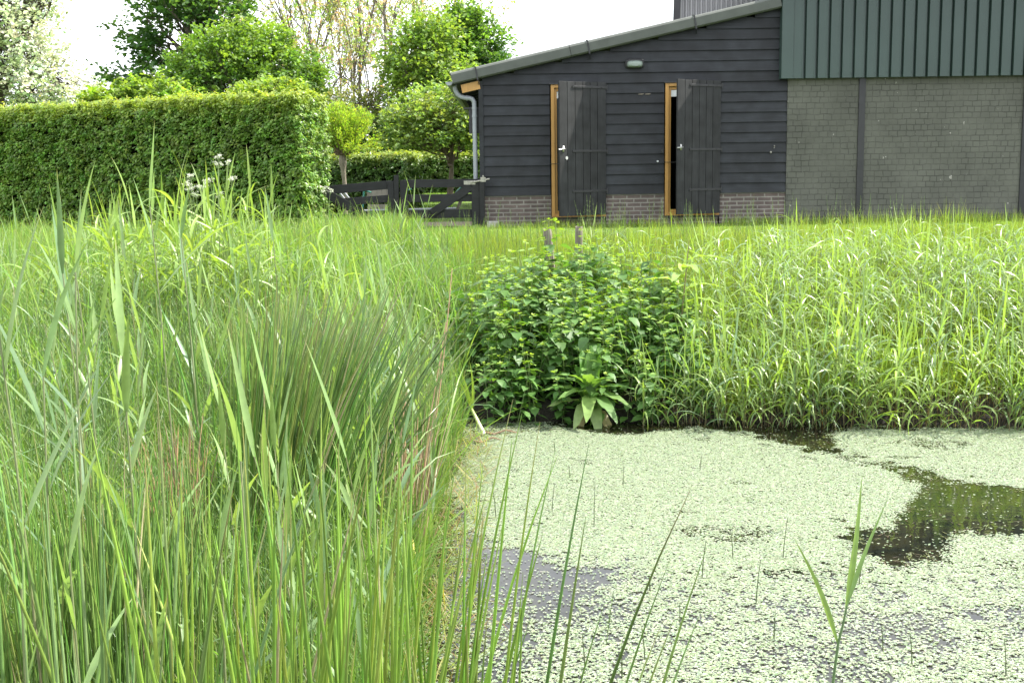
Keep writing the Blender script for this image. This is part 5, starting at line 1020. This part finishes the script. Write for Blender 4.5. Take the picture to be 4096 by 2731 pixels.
for k in range(5):
    a = a0+k*1.257+rng.normal(0, .15, n); s1 = sz*rng.uniform(.8, 1.15, n); dirv = np.c_[np.cos(a), np.sin(a), rng.normal(.05, .09, n)]; c = np.c_[x, y, tz]+dirv*s1[:, None]*.62; pv = np.c_[-np.sin(a), np.cos(a), rng.normal(0, .15, n)]
    quads(g, c, dirv*s1[:, None]*.62, pv*s1[:, None]*.32, col*rng.uniform(.9, 1.1, (n, 1)))
tag(g.build('water_starwort', M_weed), 'pale green floating weed covering most of the pond in star shaped rosettes', 'pond weed', kind='stuff')
# olive submerged-looking fringe lying at the surface round the open water
g = Geo(); n = 42000; x = rng.uniform(-.6, 4.6, n); y = rng.uniform(3.4, 8.3, n)
w1 = (fbm(np.c_[x*4, y*4], 91)-.5)*.5; near = np.zeros(n, bool); al = np.ones(n, bool)
for ox, oy in [(0, .12), (0, -.12), (.12, 0), (-.12, 0), (0, 0)]: q_ = inpoly(x+ox+w1, y+oy+w1, PB); near |= q_; al &= q_
near &= ~al | (rng.random(n) < .10)
near |= inpoly(x+w1*.4, y+w1*.4, PF) | inpoly(x, y+w1*.3, PC) | inpoly(x, y+w1*.3, PD); near &= (fbm(np.c_[x*7, y*7], 92) > .46); dl, dr = shore(x, y); near &= np.maximum(dl, dr) < 0.02; near &= infov(x, y, .15); x, y = x[near], y[near]; n = len(x)
strips(g, np.c_[x, y, np.full(n, .0015)], rng.uniform(.012, .05, n), np.full(n, .0055), rng.random(n)*6.283, np.full(n, 1.52), rng.normal(0, .05, n), pick([(.07, .09, .018), (.10, .12, .03), (.075, .05, .025), (.05, .04, .02)], [3, 2, 1.5, 1], n), S=2)
tag(g.build('drowned_weed', M_weed), 'olive and brown half drowned weed fringing the dark open water', 'pond weed', kind='stuff')
# horsetail sprigs poking through
SP = [(496, 518, 0, 38), (552, 512, 0, 30), (594, 527, 0, 48), (623, 486, 0, 22), (702, 578, 0, 42), (733, 559, 0, 30), (756, 604, 0, 50), (783, 558, 0, 45), (774, 640, 0, 34), (606, 645, 1, 62), (585, 668, 0, 40), (622, 676, 0, 36), (645, 660, 0, 38), (859, 585, 0, 20), (883, 652, 0, 30), (1006, 676, 0, 40), (912, 664, 0, 34), (680, 625, 0, 24), (570, 478, 0, 14), (650, 590, 0, 16), (555, 452, 0, 12), (700, 470, 0, 16), (608, 405, 1, 34), (560, 412, 1, 26), (640, 418, 1, 24)]
SPL = ['by the left edge of the dense weed, nearest the rushes', 'right of the one by the rushes, before the open grey water', 'tall, directly above the grey open water', 'halfway between the dock plant and the grey water', 'left of the brown holes in the weed', 'just below the brown holes in the weed', 'tall, in the looser weed below the brown holes', 'thicker, right of the brown holes with a dark foot', 'in the loose weed left of the single reed, near the bottom', 'BUSHY standing at bottom centre beside the leaning rush stems', 'slightly left of the bushy one, close to the rush stems', 'right of the bushy one, at the very bottom edge', 'leaning, right of the bushy one', 'short, right behind the single reed', 'right of the single reed above the bottom edge', 'at the bottom right corner', 'low, between the single reed and the corner', 'short, in the loose weed right of the bushy one', 'very short, in the dense weed below the dock plant', 'short, above the grey open water to the right', 'tiny, near the far edge of the weed left of the dock', 'small, in the middle of the dense weed', 'BUSHY at the foot of the dock plant', 'BUSHY left of the dock plant in the dark edge water', 'BUSHY right of the dock plant in the dark edge water']
for i, (px, py, br, hp) in enumerate(SP):
    x, z_ = scr(px, py, 1.0); yy = 1.75/(1.75-z_); h = hp*yy/FPX*1.03; g = Geo(); az = rng.random()*6.28
    if br: horsetails(g, np.array([0.]), np.array([0.]), np.array([0.]), np.array([h]), np.array([[.07, .12, .03]]), whorl=7, nb=9, r=.002, up=.45)
    else:
        P, d, t = centre(np.zeros((1, 3)), np.array([h]), np.array([az]), np.array([.05]), np.array([.12]), 6); tubes(g, P, (.0027*np.linspace(1, .4, 7))[None], 5, (.045, .06, .025))
        for q in range(1, 6): strips(g, P[0, q][None].repeat(5, 0), np.full(5, .013), np.full(5, .0024), np.arange(5)*1.257, np.full(5, .5), np.zeros(5), (.07, .09, .03), S=2)
    o = g.build('horsetail', M_stem); o.location = (x*yy, yy, -.004)
    if br: tag(o, 'bushy horsetail sprig '+SPL[i].replace('BUSHY ', ''), 'horsetail', 'bushy horsetails in the pond')
    else: tag(o, 'thin horsetail stem '+SPL[i], 'horsetail', 'thin horsetail stems in the pond')
print('all done', sum(len(o.data.polygons) for o in bpy.data.objects if o.type == 'MESH'))
